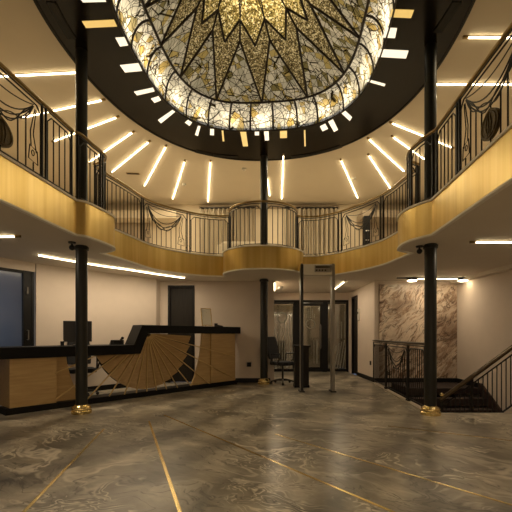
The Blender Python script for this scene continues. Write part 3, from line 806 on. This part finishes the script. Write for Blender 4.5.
# =====================================================================
# OFFICE CHAIRS
# =====================================================================
def office_chair(loc, rz, lab):     # faces local +x
    t = thing('office_chair', lab, 'chair', loc, rz, 'black office chairs')
    base = MB()
    for k in range(5):
        h = 2*PI*k/5+.3
        base.tube([(0,0,.10),(.13*math.cos(h),.13*math.sin(h),.095),(.28*math.cos(h),.28*math.sin(h),.065)],[.026,.02,.014],6)
    base.build('star_base', M['plastic'], t, True)
    for k in range(5):
        h = 2*PI*k/5+.3
        MB().ball((.28*math.cos(h),.28*math.sin(h),.030),.030,1,8).build('caster', M['plastic'], t, True)
    MB().tube([(0,0,.10),(0,0,.43)],.022,10).build('gas_lift', M['plastic'], t, True)
    MB().prism([(-.22,-.20),(-.16,-.24),(.18,-.24),(.25,-.18),(.25,.18),(.18,.24),(-.16,.24),(-.22,.20)], lambda p,s: (p[0],p[1],.43+.075*s)).build('seat', M['chairfab'], t, bevel=.02)
    bk = []
    for s in (0,1):
        for (y, z) in ((-.20,.56),(.20,.56),(.22,.80),(.17,1.06),(-.17,1.06),(-.22,.80)):
            bk.append((-.22-.16*(z-.5)-.06*(abs(z-.78)<.1)*0 - .045*s+.02*(z<.6), y, z))
    MB().add(bk,[(5,4,3,2,1,0),(6,7,8,9,10,11)]+[(i,(i+1)%6,(i+1)%6+6,i+6) for i in range(6)]).build('backrest', M['chairfab'], t, bevel=.015)
    MB().tube([(-.05,0,.42),(-.27,0,.43),(-.31,0,.60),(-.33,0,.75)],.018,8).build('back_support', M['plastic'], t, True)
    for s in (-1,1):
        MB().tube([(-.10,.25*s,.46),(-.12,.29*s,.50),(-.10,.29*s,.68),(.13,.29*s,.69),(.14,.29*s,.60),(.02,.27*s,.47)],.016,7).build('armrest', M['plastic'], t, True)
    return t
office_chair((.60,8.76,0), math.radians(-38), 'black office chair in front of the glass entrance doors')
cp = D(1.52,.93,0)
office_chair((cp.x,cp.y,0), DR-PI/2-.3, 'black office chair behind the reception desk')

# =====================================================================
# PEDESTAL, WALK-THROUGH DETECTOR
# =====================================================================
PY = 8.15; px0, px1 = atx(295,PY), atx(309,PY)
t = thing('pedestal','dark wooden pedestal standing at the left leg of the detector','pedestal',((px0+px1)/2,PY,0)); hw = (px1-px0)/2
MB().box(-hw,hw,-.0,.30,.0,.85).build('body', M['darkwood'], t, bevel=.004)
MB().box(-hw-.035,hw+.035,-.03,.33,.85,.885).build('top', M['base'], t, bevel=.004)
MB().box(-hw-.01,hw+.01,-.012,.31,.0,.05).build('foot', M['base'], t)
GY = 7.5; gx0, gx1 = atx(302,GY), atx(333.5,GY); gz = zz(263.5,GY)
t = thing('walk_through_detector','tall grey walk-through metal detector gate standing before the entrance doors','metal detector',((gx0+gx1)/2,GY,0)); hw = (gx1-gx0)/2
for s in (-1,1):
    lg = MB().box(s*hw-.022,s*hw+.022,-.0,.22,.0,gz).build('side_panel', M['gate'], t, bevel=.008)
    MB().box(s*hw-.026,s*hw+.026,-.012,.0,.03,gz-.02).build('edge_strip', M['plastic'] if s < 0 else M['gate'], lg)
    MB().box(s*hw-.05,s*hw+.05,-.03,.25,.0,.02).build('foot_plate', M['plastic'], lg)
hd = MB().box(-hw+.022,hw-.022,.01,.21,gz-.22,gz-.01).build('header', M['gatehead'], t, bevel=.004)
dp = MB().box(-.06,hw-.04,.0,.012,gz-.165,gz-.03).build('control_display', M['chrome'], hd)
MB().box(-.04,hw-.07,-.003,.001,gz-.085,gz-.05).build('readout', M['display'], dp)
for k in range(4): MB().box(-.035+.055*k,-.005+.055*k,-.004,.001,gz-.145,gz-.115).build('key', M['display'], dp)

# =====================================================================
# ENTRANCE DOORS
# =====================================================================
YD = 11.6
X = lambda px: atx(px, YD)
fr = MB().box(X(269),X(273),YD,YD+.1,0,DT); fr.box(X(347),X(351),YD,YD+.1,0,DT); fr.box(X(273),X(347),YD,YD+.1,DT-.08,DT)
fr.box(X(294),X(299.5),YD,YD+.1,0,DT-.08); fr.box(X(323),X(327),YD,YD+.1,0,DT-.08)
struct('door_frame_entrance', fr, M['base'])
def bars(mb, px, z0, z1, w): mb.box(X(px)-w/2,X(px)+w/2,YD+.008,YD+.016,z0,z1)
def leaf(name, a, b, stile, zb, extra):
    o = struct(name, MB().box(X(a)+stile,X(b)-stile,YD+.02,YD+.032,zb,DT-.10-stile), M['doorglass'])
    f = MB().box(X(a),X(a)+stile,YD+.005,YD+.05,.01,DT-.09); f.box(X(b)-stile,X(b),YD+.005,YD+.05,.01,DT-.09)
    f.box(X(a)+stile,X(b)-stile,YD+.005,YD+.05,.01,zb); f.box(X(a)+stile,X(b)-stile,YD+.005,YD+.05,DT-.09-stile,DT-.09)
    f.build('leaf_frame', M['base'], o)
    e = MB(); extra(e); e.build('etched_pattern', M['etched'], o)
    return o
def pipes(e, px0, px1, z0, hs, w=.022):
    for i, h in enumerate(hs):
        px = px0+(px1-px0)*i/(len(hs)-1); bars(e, px, z0, h, w)
def ringz(e, px, z, R, w, n=28):
    for i in range(n):
        h0, h1 = 2*PI*i/n, 2*PI*(i+1)/n
        p = [(X(px)+r*math.cos(h), z+r*math.sin(h)) for (r,h) in ((R,h0),(R,h1),(R-w,h1),(R-w,h0))]
        e.hexa([(q[0],YD+.008,q[1]) for q in p]+[(q[0],YD+.016,q[1]) for q in p])
def ex1(e):
    pipes(e,275,292,.35,[1.35,1.2,1.5,1.3,1.6,1.4,1.7,1.75],.02)
    pipes(e,275.5,291,.12,[.3,.26,.22,.3,.2],.03); ringz(e,282,1.62,.16,.03)
def ex2(e):
    ringz(e,310.5,1.43,.14,.018); pipes(e,306.5,314.5,1.60,[1.72,1.86,2.0,1.86,1.72],.016); bars(e,317,.25,.95,.03); bars(e,314,.25,.95,.012)
def ex3(e):
    pipes(e,331,345,1.0,[1.55,1.4,1.65,1.5,1.8],.018)
    for k in range(6):
        x0 = X(329+2.7*k); e.hexa([(x0,YD+.008,.12),(x0+.02,YD+.008,.12),(x0+.02,YD+.016,.12),(x0,YD+.016,.12),(x0+.13,YD+.008,.75+.05*k),(x0+.15,YD+.008,.75+.05*k),(x0+.15,YD+.016,.75+.05*k),(x0+.13,YD+.016,.75+.05*k)])
leaf('door_3',273,294,.03,.09,ex1)
d4 = leaf('door_4',299.5,323,.085,.14,ex2)
MB().tube([(X(320.5),YD+.0,.7),(X(320.5),YD-.06,.72),(X(320.5),YD-.06,1.38),(X(320.5),YD+.0,1.4)],.014,8).build('door_handle', M['chrome'], d4, True)
leaf('door_5',327,347,.03,.09,ex3)

# =====================================================================
# UPPER STOREY FURNISHING
# =====================================================================
def curtain(x0, x1, z0, z1, y, lab):
    n = int((x1-x0)/.02); vs = []; fs = []
    for i in range(n+1):
        x = x0+(x1-x0)*i/n; dy = .045*math.sin(x*46)+.018*math.sin(x*91+1)
        for yy in (y+dy, y+dy+.006):
            vs += [(x,yy,z0),(x,yy,z1)]
    for i in range(n):
        a, b = i*4, i*4+4
        fs += [(a,b,b+1,a+1),(a+2,a+3,b+3,b+2),(a,a+2,b+2,b),(a+1,b+1,b+3,a+3)]
    fs += [(0,1,3,2),(n*4,n*4+2,n*4+3,n*4+1)]
    o = MB().add(vs,fs).build('curtain', M['curtain'], None, True)
    tag(o, lab, 'curtain', 'floor length upstairs curtains')
    MB().box(x0,x1,y-.05,y+.06,z1-.002,z1+.03).build('curtain_track', M['base'], o)
curtain(-1.69,-.72,Z_TOP,4.93,11.82,'leftmost grey brown curtain on the upper back wall')
curtain(-.66,-.02,Z_TOP,4.93,11.80,'grey brown curtain behind the middle bulge, left of the middle column')
curtain(.86,1.35,Z_TOP,4.93,11.80,'grey brown curtain behind the middle bulge, right of the middle column')
curtain(1.40,2.48,Z_TOP,4.93,11.82,'rightmost grey brown curtain on the upper back wall')
t = thing('sofa','cream sofa behind the railing of the middle bulge','sofa',(-.25,9.9,Z_TOP-.02))
MB().box(-.62,.62,-.35,.35,.08,.40).build('seat_base', M['sofa'], t, bevel=.05)
MB().box(-.62,.62,-.38,-.18,.25,.62).build('backrest', M['sofa'], t, bevel=.08)
for s in (-1,1): MB().box(s*.62-.09,s*.62+.09,-.36,.36,.06,.55).build('armrest', M['sofa'], t, bevel=.05)
for s in (-1,1):
    for q in (-1,1): MB().box(s*.55-.03,s*.55+.03,q*.28-.03,q*.28+.03,0,.09).build('foot', M['base'], t)
t = thing('display_post','dark square post with small lights behind the right swag railing','post',(3.17,11.2,Z_TOP-.02))
MB().box(-.09,.09,-.09,.09,0,1.72).build('post_body', M['black'], t, bevel=.006)
for k in range(5): MB().box(-.05,.05,-.096,-.089,.2+.27*k,.23+.27*k).build('light_slot', M['chrome'], t)

# =====================================================================
# LIGHTS
# =====================================================================
def tube_lamp(parent, loc, L, w, e, col):
    A = bpy.data.lights.new('tube_lamp','AREA'); A.shape = 'RECTANGLE'; A.size = L; A.size_y = w; A.energy = e; A.color = col
    o = bpy.data.objects.new('tube_lamp', A); COL.objects.link(o); o.parent = parent; o.location = loc; return o
def line_light(a, b, z, *r, **k):
    return line_light_w(onz(*a, z), onz(*b, z), z, *r, **k)
def line_light_w(p, q, z, lab, mat, grp, e=1.0, w=.024, h=.028, name='linear_light'):
    c = (p+q)/2; L = (q-p).length; rz = math.atan2(q.y-p.y,q.x-p.x)
    t = thing(name, lab, 'ceiling light', (c.x,c.y,z), rz, grp)
    MB().box(-L/2,L/2,-w/2,w/2,-.012,0).build('housing', M['bronze'], t)
    MB().box(-L/2+.02,L/2-.02,-w/2+.002,w/2-.002,-h,-.012).build('diffuser', mat, t)
    for s in (-1,1): MB().box(s*L/2-(0 if s<0 else .07),s*L/2+(.07 if s<0 else 0),-w/2-.003,w/2+.003,-h-.003,0).build('end_cap', M['bronze'], t)
    up = z > 4
    tube_lamp(t, (0,0,-h-.004), L-.1, w, e*(.84 if up else 1.9)*L, (1.0,.82,.54) if up else (1.0,.81,.58))
UP = [((-24,76.5),(84,71),'nearest light line on the left upper ceiling, ending at the left column'),
 ((20,117),(105,98.5),'second light line from the front on the left upper ceiling, crossing the left column'),
 ((52,141),(119,115.5),'third light line from the front on the left upper ceiling, crossing the left column'),
 ((88,162),(134,130.5),'fourth light line from the front on the left upper ceiling, right of the left column'),
 ((111,172),(150,140),'fifth light line on the left upper ceiling, just right of the left bulge'),
 ((144,186),(166.5,144.5),'sixth light line from the front on the left upper ceiling, above the left swag railing'),
 ((172.5,199),(185,159.5),'second light line left of the middle column on the upper ceiling'),
 ((208,202),(210.5,160),'light line nearest to the middle column on its left, running straight back'),
 ((269.8,196),(267.2,176),'short light line on the upper ceiling right beside the middle column'),
 ((281.7,199),(283.5,153),'long light line on the upper ceiling just right of the middle column'),
 ((358,198),(340.5,158.5),'second light line right of the middle column on the upper ceiling'),
 ((392,190),(368,153.5),'light line on the right upper ceiling above the right swag railing'),
 ((405,171.5),(367.5,137),'fifth light line from the front on the right upper ceiling, left of the right bulge'),
 ((426,159.5),(391.5,135),'fourth light line from the front on the right upper ceiling, ending beside the right column'),
 ((454,147.5),(389.5,121.3),'third light line from the front on the right upper ceiling, crossing the right column'),
 ((540,83.5),(432,83),'second light line from the front on the right upper ceiling, starting at the right column'),
 ((545,36.5),(463,36),'nearest light line on the right upper ceiling beside the right railing')]
for (a, b, lab) in UP: line_light(a, b, Z_CEIL, lab, M['line'], 'light lines on the upper ceiling')
ZS = Z_SOF+.012
LO = [((-30,235.5),(20.5,235),'short light line under the left balcony at the left edge'),
      ((470,241),(545,241),'long light line under the right balcony')]
for (a, b, lab) in LO: line_light(a, b, ZS, lab, M['line2'], 'light lines under the balcony')
line_light((274.5,290),(274.5,281),ZS,'short light line on the corridor ceiling above the office chair',M['line2'],'light lines under the balcony',e=.5)
line_light((334,289),(345,280.5),ZS,'slanting light line on the corridor ceiling right of the detector',M['line2'],'light lines under the balcony',e=.5)
for i, x in enumerate((-2.9,-1.5,.6,2.0)):  # added fill lights behind the camera, brightening the floor and desk front
    pa, pb = Vector((x,-1.2,ZS)), Vector((x+.9,-.2,ZS))
    line_light_w(pa, pb, ZS, ('leftmost','left middle','right middle','rightmost')[i]+' added fill light line under the rear gallery', M['line2'], 'light lines under the balcony', e=1.35)
# curved line above the reception
cpts = [onz(x,y,ZS) for (x,y) in ((39,254),(70,259.5),(100,264.5),(128,268.5),(156,273),(184,277))]
cpts = catmull([(p.x,p.y) for p in cpts],5)
t = thing('curved_light','long curved light line under the balcony above the reception desk','ceiling light',(cpts[12].x,cpts[12].y,ZS),0,'light lines under the balcony')
rel = [Vector((p.x-cpts[12].x,p.y-cpts[12].y,0)) for p in cpts]
band(rel,-.024,.024,-.012,0).build('housing', M['chrome'], t); band(rel,-.020,.020,-.03,-.012).build('diffuser', M['line2'], t)
for i in range(0,len(rel)-5,5):
    a, b = rel[i], rel[i+5]; c_ = (a+b)/2
    tl_ = tube_lamp(t, (c_.x,c_.y,-.034), (b-a).length, .04, 1.55*(b-a).length, (1.0,.81,.58)); tl_.rotation_euler = (0,0,math.atan2(b.y-a.y,b.x-a.x))
# track light by the marble
ty = onz(430,277.5,ZS).y
t = thing('track_light','black ceiling track with two round lamps in front of the marble panel','track light',(atx(432,ty),ty,ZS))
x0, x1 = atx(397,ty)-atx(432,ty), atx(472,ty)-atx(432,ty)
MB().box(x0,x1,-.02,.02,-.025,0).build('track', M['plastic'], t)
MB().box(atx(418,ty)-atx(432,ty),atx(457,ty)-atx(432,ty),-.016,.016,-.042,-.025).build('diffuser', M['line2'], t)
for px in (412,463):
    x = atx(px,ty)-atx(432,ty)
    lp = MB().lathe([(.10,-.062),(.105,-.05),(.105,-.03),(.06,-.02),(.02,-.02)],24,(x,-.0,0)).build('lamp', M['plastic'], t, True)
    MB().lathe([(.02,-.088),(.085,-.085),(.098,-.075),(.098,-.062)],24,(x,0,0)).build('lamp_face', M['spot'], lp, True)
tube_lamp(t, (0,0,-.046), .8, .03, 1.3, (1.0,.81,.58))
# lit inlays set into the dark ceiling
DASH = [('w',(80,-2),(104,-3),(106,1.2),(83,1.8)),('g',(82,21),(114,19.5),(117,26),(86,27.5)),('w',(115.5,37.5),(124.5,37),(128,45),(120,46)),
 ('w',(120,65),(138.5,63),(142,70.5),(125,72)),('w',(134,91.5),(153,87.5),(154.5,91),(137,95)),('w',(151,98.5),(158.5,96),(161,100),(154.5,102.5)),
 ('w',(158,119.8),(172.5,109.8),(175,111.6),(161,123)),('w',(185,122.3),(188,119.8),(192,122.2),(189.5,125.6)),('w',(198,125.6),(200.5,126.2),(198,135.6),(195,134.6)),
 ('w',(210.2,128.8),(214,129),(214,135),(210,134.7)),('g',(221.6,130.3),(223.4,130.3),(224.4,141),(222.6,141)),('g',(240,131),(246,131),(248,146),(243,146)),
 ('w',(254.8,131),(259,131),(259,135),(254.8,135)),('w',(264,131),(268.6,131),(269,140),(265,140.2)),('g',(280,131),(287,130.6),(287,137.6),(280,137.8)),
 ('g',(303.8,130),(305.4,130),(305.8,146),(304.4,146)),('w',(320,126.2),(325.2,123.6),(328,128.5),(322.5,131)),('w',(328.3,121.5),(333,119.2),(338,129.5),(334,131.6)),
 ('w',(341.8,113.2),(345,110.4),(352,117),(349.8,120.6)),('w',(367.5,79),(385.4,83.8),(384.4,86),(367,81)),('w',(379.5,49),(408.5,50.5),(406,58),(377.5,56.4)),
 ('w',(385.5,27.5),(397,28),(395,37.6),(382.8,37)),('g',(391.5,9),(414,9.8),(411,17.6),(389.6,16.6))]
ORD = ['first','second','third','fourth','fifth','sixth','seventh','eighth','ninth','tenth','eleventh','twelfth']
nw = sum(1 for q in DASH if q[0]=='w'); iw = ig = 0; ng = len(DASH)-nw
for q in DASH:
    ps = [onz(p[0],p[1],Z_CEIL-.012) for p in q[1:]]; c = sum(ps,Vector())/4
    e1 = ((ps[1]-ps[0]).length+(ps[2]-ps[3]).length)/2; e2 = ((ps[3]-ps[0]).length+(ps[2]-ps[1]).length)/2
    ar = max(e1,e2)/min(e1,e2); shp = 'thin' if ar > 5 else ('oblong' if ar > 1.9 else 'short')
    if q[0]=='w':
        side = ('from the left: ', ORD[iw]) if iw < 9 else ('from the right: ', ORD[nw-1-iw]); iw += 1; cn_ = 'white'
    else:
        side = ('from the left: ', ORD[ig]) if ig < 3 else ('from the right: ', ORD[ng-1-ig]); ig += 1; cn_ = 'gold'
    lab = '%s %s inlay on the dark ceiling, %s %s one %s around the dome' % (shp, 'lit', side[1], cn_, side[0][:-2])
    o = MB().hexa([(p.x,p.y,Z_CEIL-.020) for p in ps]+[(p.x,p.y,Z_CEIL-.011) for p in ps])
    o.v = [(v[0]-c.x,v[1]-c.y,v[2]-c.z) for v in o.v]
    o = o.build('ceiling_inlay', M['dashw' if q[0]=='w' else 'dashg']); o.location = c
    tag(o, lab, 'ceiling inlay', 'lit inlays around the glass dome')
# air slots in the dark ceiling
def vent(pxa, pxb, lab):
    pa, pb = onz(*pxa,Z_CEIL-.012), onz(*pxb,Z_CEIL-.012)
    def ang(p):
        r = p-DC; u = r.x*math.cos(TH)-r.y*math.sin(TH); v = r.x*math.sin(TH)+r.y*math.cos(TH); return math.atan2(u,v), (abs(u/OVAL[0])**OVAL[2]+abs(v/OVAL[1])**OVAL[2])**(1/OVAL[2])
    (h0,s0),(h1,s1) = ang(pa), ang(pb)
    pts = []
    for i in range(15):
        h = h0+(h1-h0)*i/14; u,v = sup(h,*OVAL); sc = s0+(s1-s0)*i/14; pts.append(loc2w(u*sc,v*sc))
    c = pts[7]; rel = [p-c for p in pts]
    t = thing('air_vent', lab, 'vent', (c.x,c.y,Z_CEIL-.012), 0, 'black air slots in the dark ceiling')
    band(rel,-.05,.05,-.008,-.001).build('slot', M['base'], t)
    for s in (-1,1): band(rel,s*.05-.006,s*.05+.006,-.014,-.0005).build('slot_frame', M['black'], t)
    band(rel,-.004,.004,-.012,-.007).build('blade', M['black'], t)
vent((196,151),(212,154.5),'shorter black air slot in the dark ceiling left of the middle column')
vent((213,154.7),(238,157),'longer black air slot in the dark ceiling left of the middle column')
vent((291,157),(341,146),'long black air slot in the dark ceiling right of the middle column')
vent((51,2),(72,38),'black air slot in the dark ceiling left of the left column')
vent((457,2),(437,32),'black air slot in the dark ceiling right of the right column')
p = onz(133,173.5,Z_CEIL); t = thing('ceiling_grille','small dark slot grille on the pale ceiling above the left balcony','vent',(p.x,p.y,Z_CEIL),math.radians(5))
MB().box(-.16,.16,-.05,.05,-.008,0).build('grille_frame', M['bronze'], t); MB().box(-.14,.14,-.03,.03,-.011,-.007).build('grille_slot', M['base'], t)
for (px,py,lab) in ((244,168.5,'small smoke detector on the upper ceiling left of the middle column'),(354,178,'small smoke detector on the upper ceiling between two right light lines'),(184,158*1.0+26,'small smoke detector on the upper ceiling above the left swag railing')):
    p = onz(px,py,Z_CEIL); t = thing('smoke_detector', lab, 'smoke detector', (p.x,p.y,Z_CEIL), 0, 'upstairs smoke detectors')
    MB().lathe([(.03,-.045),(.05,-.035),(.055,-.012),(.06,0)],18).build('detector_body', M['white'], t, True)
    MB().lathe([(.008,-.05),(.012,-.046),(.012,-.044)],10).build('detector_led', M['plastic'], t)
p = onz(280.5,286.5,ZS); t = thing('smoke_detector','small smoke detector on the corridor ceiling above the office chair','smoke detector',(p.x,p.y,ZS))
MB().lathe([(.03,-.06),(.06,-.05),(.065,-.012),(.07,0)],18).build('detector_body', M['white'], t, True)
for (px,py,lab,sx) in ((72,246,'small black dome camera under the left balcony beside the left column',1),(419.5,250,'small black dome camera under the right balcony beside the right column',1)):
    p = onz(px,py-4,ZS); t = thing('security_camera', lab, 'camera', (p.x,p.y,ZS), 0, 'black cameras beside the columns')
    MB().lathe([(.045,-.02),(.05,-.012),(.05,0)],18).build('mount', M['plastic'], t, True)
    MB().tube([(0,0,-.015),(0,0,-.05)],.014,8).build('neck', M['plastic'], t, True)
    MB().ball((0,0,-.075),.038,1,10).build('camera_ball', M['plastic'], t, True)

# =====================================================================
# STAINED GLASS DOME
# =====================================================================
dome = thing('glass_dome','large backlit stained glass ceiling dome with gold star in the dark oval ceiling','glass dome',(DC.x,DC.y,Z_CEIL),-TH)
RISE, INW, DH = .40, .26, 1.5
def rimpt(phi, q):      # q 0..1 along the cove, from the ceiling edge up and inwards
    a = q*PI/2; off = INW*(1-math.cos(a)); up = RISE*math.sin(a)
    u, v = sup(phi, DOME[0]-off, DOME[1]-off, DOME[2]+.35*q); return Vector((u,v,up-.01))
def inpt(phi, rho):
    u, v = sup(phi, DOME[0]-INW, DOME[1]-INW, DOME[2]+.35); sh = .5+.5*rho
    # towards the centre the outline loosens from rounded oblong to ellipse
    u2, v2 = sup(phi, DOME[0]-INW, DOME[1]-INW, 2.0)
    w = rho; uu = u*w+u2*(1-w); vv = v*w+v2*(1-w)
    return Vector((uu*rho-.24*(1-rho), vv*rho, RISE-.01+DH*(1-rho)))
def strip(pts_a, pts_b):
    vs = []; fs = []
    for a, b in zip(pts_a, pts_b): vs += [a, b]
    for i in range(len(pts_a)-1): fs.append((2*i,2*i+2,2*i+3,2*i+1))
    return vs, fs
RB_ = [-97,-78,-58.6,-43,-30.3,-19.2,-8.5,3.5,16,26.5,41.5,54,71,90,108,124,138,150,161,172,183,194,205,217,231,246,263]
RB_ = [math.radians(x) for x in RB_]; NR = len(RB_)-1
for k in range(NR):
    h0, h1 = RB_[k], RB_[k+1]
    vs = []; fs = []; nu, nq = 4, 7
    for i in range(nu+1):
        for j in range(nq+1): vs.append(rimpt(h0+(h1-h0)*i/nu, j/nq))
    for i in range(nu):
        for j in range(nq):
            a = i*(nq+1)+j; fs.append((a,a+1,a+nq+2,a+nq+1))
    MB().add(vs,fs).build('rim_pane', M['rim'], dome, True)
for k in range(NR):
    h = RB_[k]; MB().tube([rimpt(h,j/7)+Vector((0,0,-.004)) for j in range(8)], .019, 5).build('rim_lead', M['lead'], dome, True)
MB().tube([rimpt(2*PI*i/96,0)+Vector((0,0,-.004)) for i in range(96)], .014, 6, closed=True).build('outer_ring', M['lead'], dome, True)
MB().tube([rimpt(2*PI*i/96,1)+Vector((0,0,-.004)) for i in range(96)], .020, 6, closed=True).build('inner_ring', M['lead'], dome, True)
NT = 14; TO = math.radians(-3.2)+TH*.2
tips = [TO+2*PI*k/NT for k in range(NT)]
def seg(pa, pb, n=8):    # straight in (phi,rho)-space mapped on the dome: interpolate in plan, lift to the surface
    A, B = inpt(*pa), inpt(*pb); out = []
    for i in range(n+1):
        q = i/n; p = A.lerp(B,q)
        rr = pa[1]+(pb[1]-pa[1])*q
        out.append(Vector((p.x,p.y,p.z)))
    return out
RA, RT, RN = .60, .625, .48
def face(name, m, polys):
    mb = MB()
    for poly in polys: mb.add(poly, [tuple(range(len(poly)))])
    return mb.build(name, m, dome, False)
leads = MB()
dz = Vector((0,0,-.012))
for k in range(NT):
    a, b = tips[k], tips[k]+2*PI/NT; mid = (a+b)/2; pv = a-PI/NT
    # shard triangle standing on the ring
    base = [inpt(a+(b-a)*i/6,1.0) for i in range(7)]
    ap = inpt(mid,RA)
    mb = MB(); nrow = 6; vs = []; fs = []
    for j in range(nrow+1):
        q = j/nrow
        for i in range(7): vs.append(base[i].lerp(ap,q))
    for j in range(nrow):
        for i in range(6): fs.append((j*7+i,j*7+i+1,(j+1)*7+i+1,(j+1)*7+i))
    MB().add(vs,fs).build('shard_pane', M['shard'], dome)
    # gold pane hanging to the ring tip
    T = inpt(a,1.0); A0, A1 = inpt(pv,RA), inpt(mid,RA); N0, N1 = inpt(pv,RN), inpt(mid,RN); PT = inpt(a,RT)
    face('gold_pane', M['gold'], [[T,A0,PT],[T,PT,A1],[A0,N0,PT],[A1,PT,N1]])
    C1 = inpt(a,.16)
    face('petal_pane', M['petal'], [[N0,C1,PT],[PT,C1,N1]])
    CC = Vector((-.24,0,RISE-.01+DH))
    face('star_pane', M['petal'], [[C1,N0,CC]]) if False else None
    Cn = inpt(mid,.12)
    face('star_pane', M['shard'] if k%2 else M['petal'], [[N1,inpt(b,.14),CC],[N1,CC,C1]])
    for (p, q, r) in ((T,A0,.019),(T,A1,.019),(A1,N1,.017),(PT,N0,.019),(PT,N1,.019),(N1,C1,.009),(N1,inpt(b,.14),.009),(C1,CC,.009)):
        leads.tube([p+dz,q+dz], r, 5)
leads.build('star_leads', M['lead'], dome, True)
MB().lathe([(.03,-.06),(.09,-.03),(.10,.0)],20,(0,0,RISE-.01+DH)).build('boss', M['brass'], dome, True).location = (-.24,0,0)
# lamps behind the glass
def lamp(name, loc, e, col, rad=.06):
    L = bpy.data.lights.new(name,'POINT'); L.energy = e; L.color = col; L.shadow_soft_size = rad
    o = bpy.data.objects.new(name, L); COL.objects.link(o); o.location = loc; return o
WARM = (1.0,.84,.54)
for k in range(22):
    phi = 2*PI*(k+.5)/22+.1; u, v = sup(phi, DOME[0]+.13, DOME[1]+.13, DOME[2])
    lamp('dome_rim_lamp', loc2w(u,v,Z_CEIL+.22), .85, (1.0,.86,.60), .12)
for k in range(10):
    phi = 2*PI*(k+.5)/10; u, v = sup(phi, .62,.86,2); lamp('dome_star_lamp', loc2w(u,v,Z_CEIL+1.62), 1.15, WARM, .07)
# plenum above the dome
vs = []; fs = []
mb = ring(OVAL,.2,OVAL,.15,Z_CEIL+.05,Z_CEIL+2.7); 
u = mb.build('ceiling_plenum', M['white']); tag(u, kind='structure')
struct('ceiling_plenum_lid', MB().box(-3.2,3.2,1.7,9.4,Z_CEIL+2.7,Z_CEIL+2.8), M['white'])

# dusk light outside the left glass front
def area(name, loc, rot, e, col, sx, sy):
    L = bpy.data.lights.new(name,'AREA'); L.shape='RECTANGLE'; L.size=sx; L.size_y=sy; L.energy=e; L.color=col
    o = bpy.data.objects.new(name,L); COL.objects.link(o); o.location=loc; o.rotation_euler=rot; return o
mid_ = g0+gd*1.4+gn*.9
area('dusk_light', (mid_.x,mid_.y,1.6), (PI/2,0,math.atan2(-gn.x*-1, gn.y*-1)), 1.0, (.78,.86,1.0), 2.4, 1.8)
dl = bpy.data.objects['dusk_light']
dl.rotation_euler = Vector((-gn.x,-gn.y,-.1)).to_track_quat('-Z','Y').to_euler()
lamp('vestibule_lamp', (1.6,13.0,2.0), 4, (1,.82,.55), .1)

# =====================================================================
# WORLD, CAMERA
# =====================================================================
w = bpy.data.worlds.new('World'); bpy.context.scene.world = w; w.use_nodes = True
w.node_tree.nodes['Background'].inputs[0].default_value = (.35,.42,.6,1); w.node_tree.nodes['Background'].inputs[1].default_value = .05
cam = bpy.data.cameras.new('Camera'); cam.sensor_width = 36; cam.lens = F/512*36; cam.shift_y = (CY-256)/512; cam.clip_start = .05
co = bpy.data.objects.new('Camera', cam); COL.objects.link(co); co.location = (0,0,E); co.rotation_euler = (PI/2,0,0)
sc = bpy.context.scene; sc.camera = co
sc.view_settings.view_transform = 'Standard'; sc.view_settings.look = 'None'; sc.view_settings.gamma = 1.0; sc.view_settings.use_curve_mapping = False
sc.view_settings.exposure = 2.6
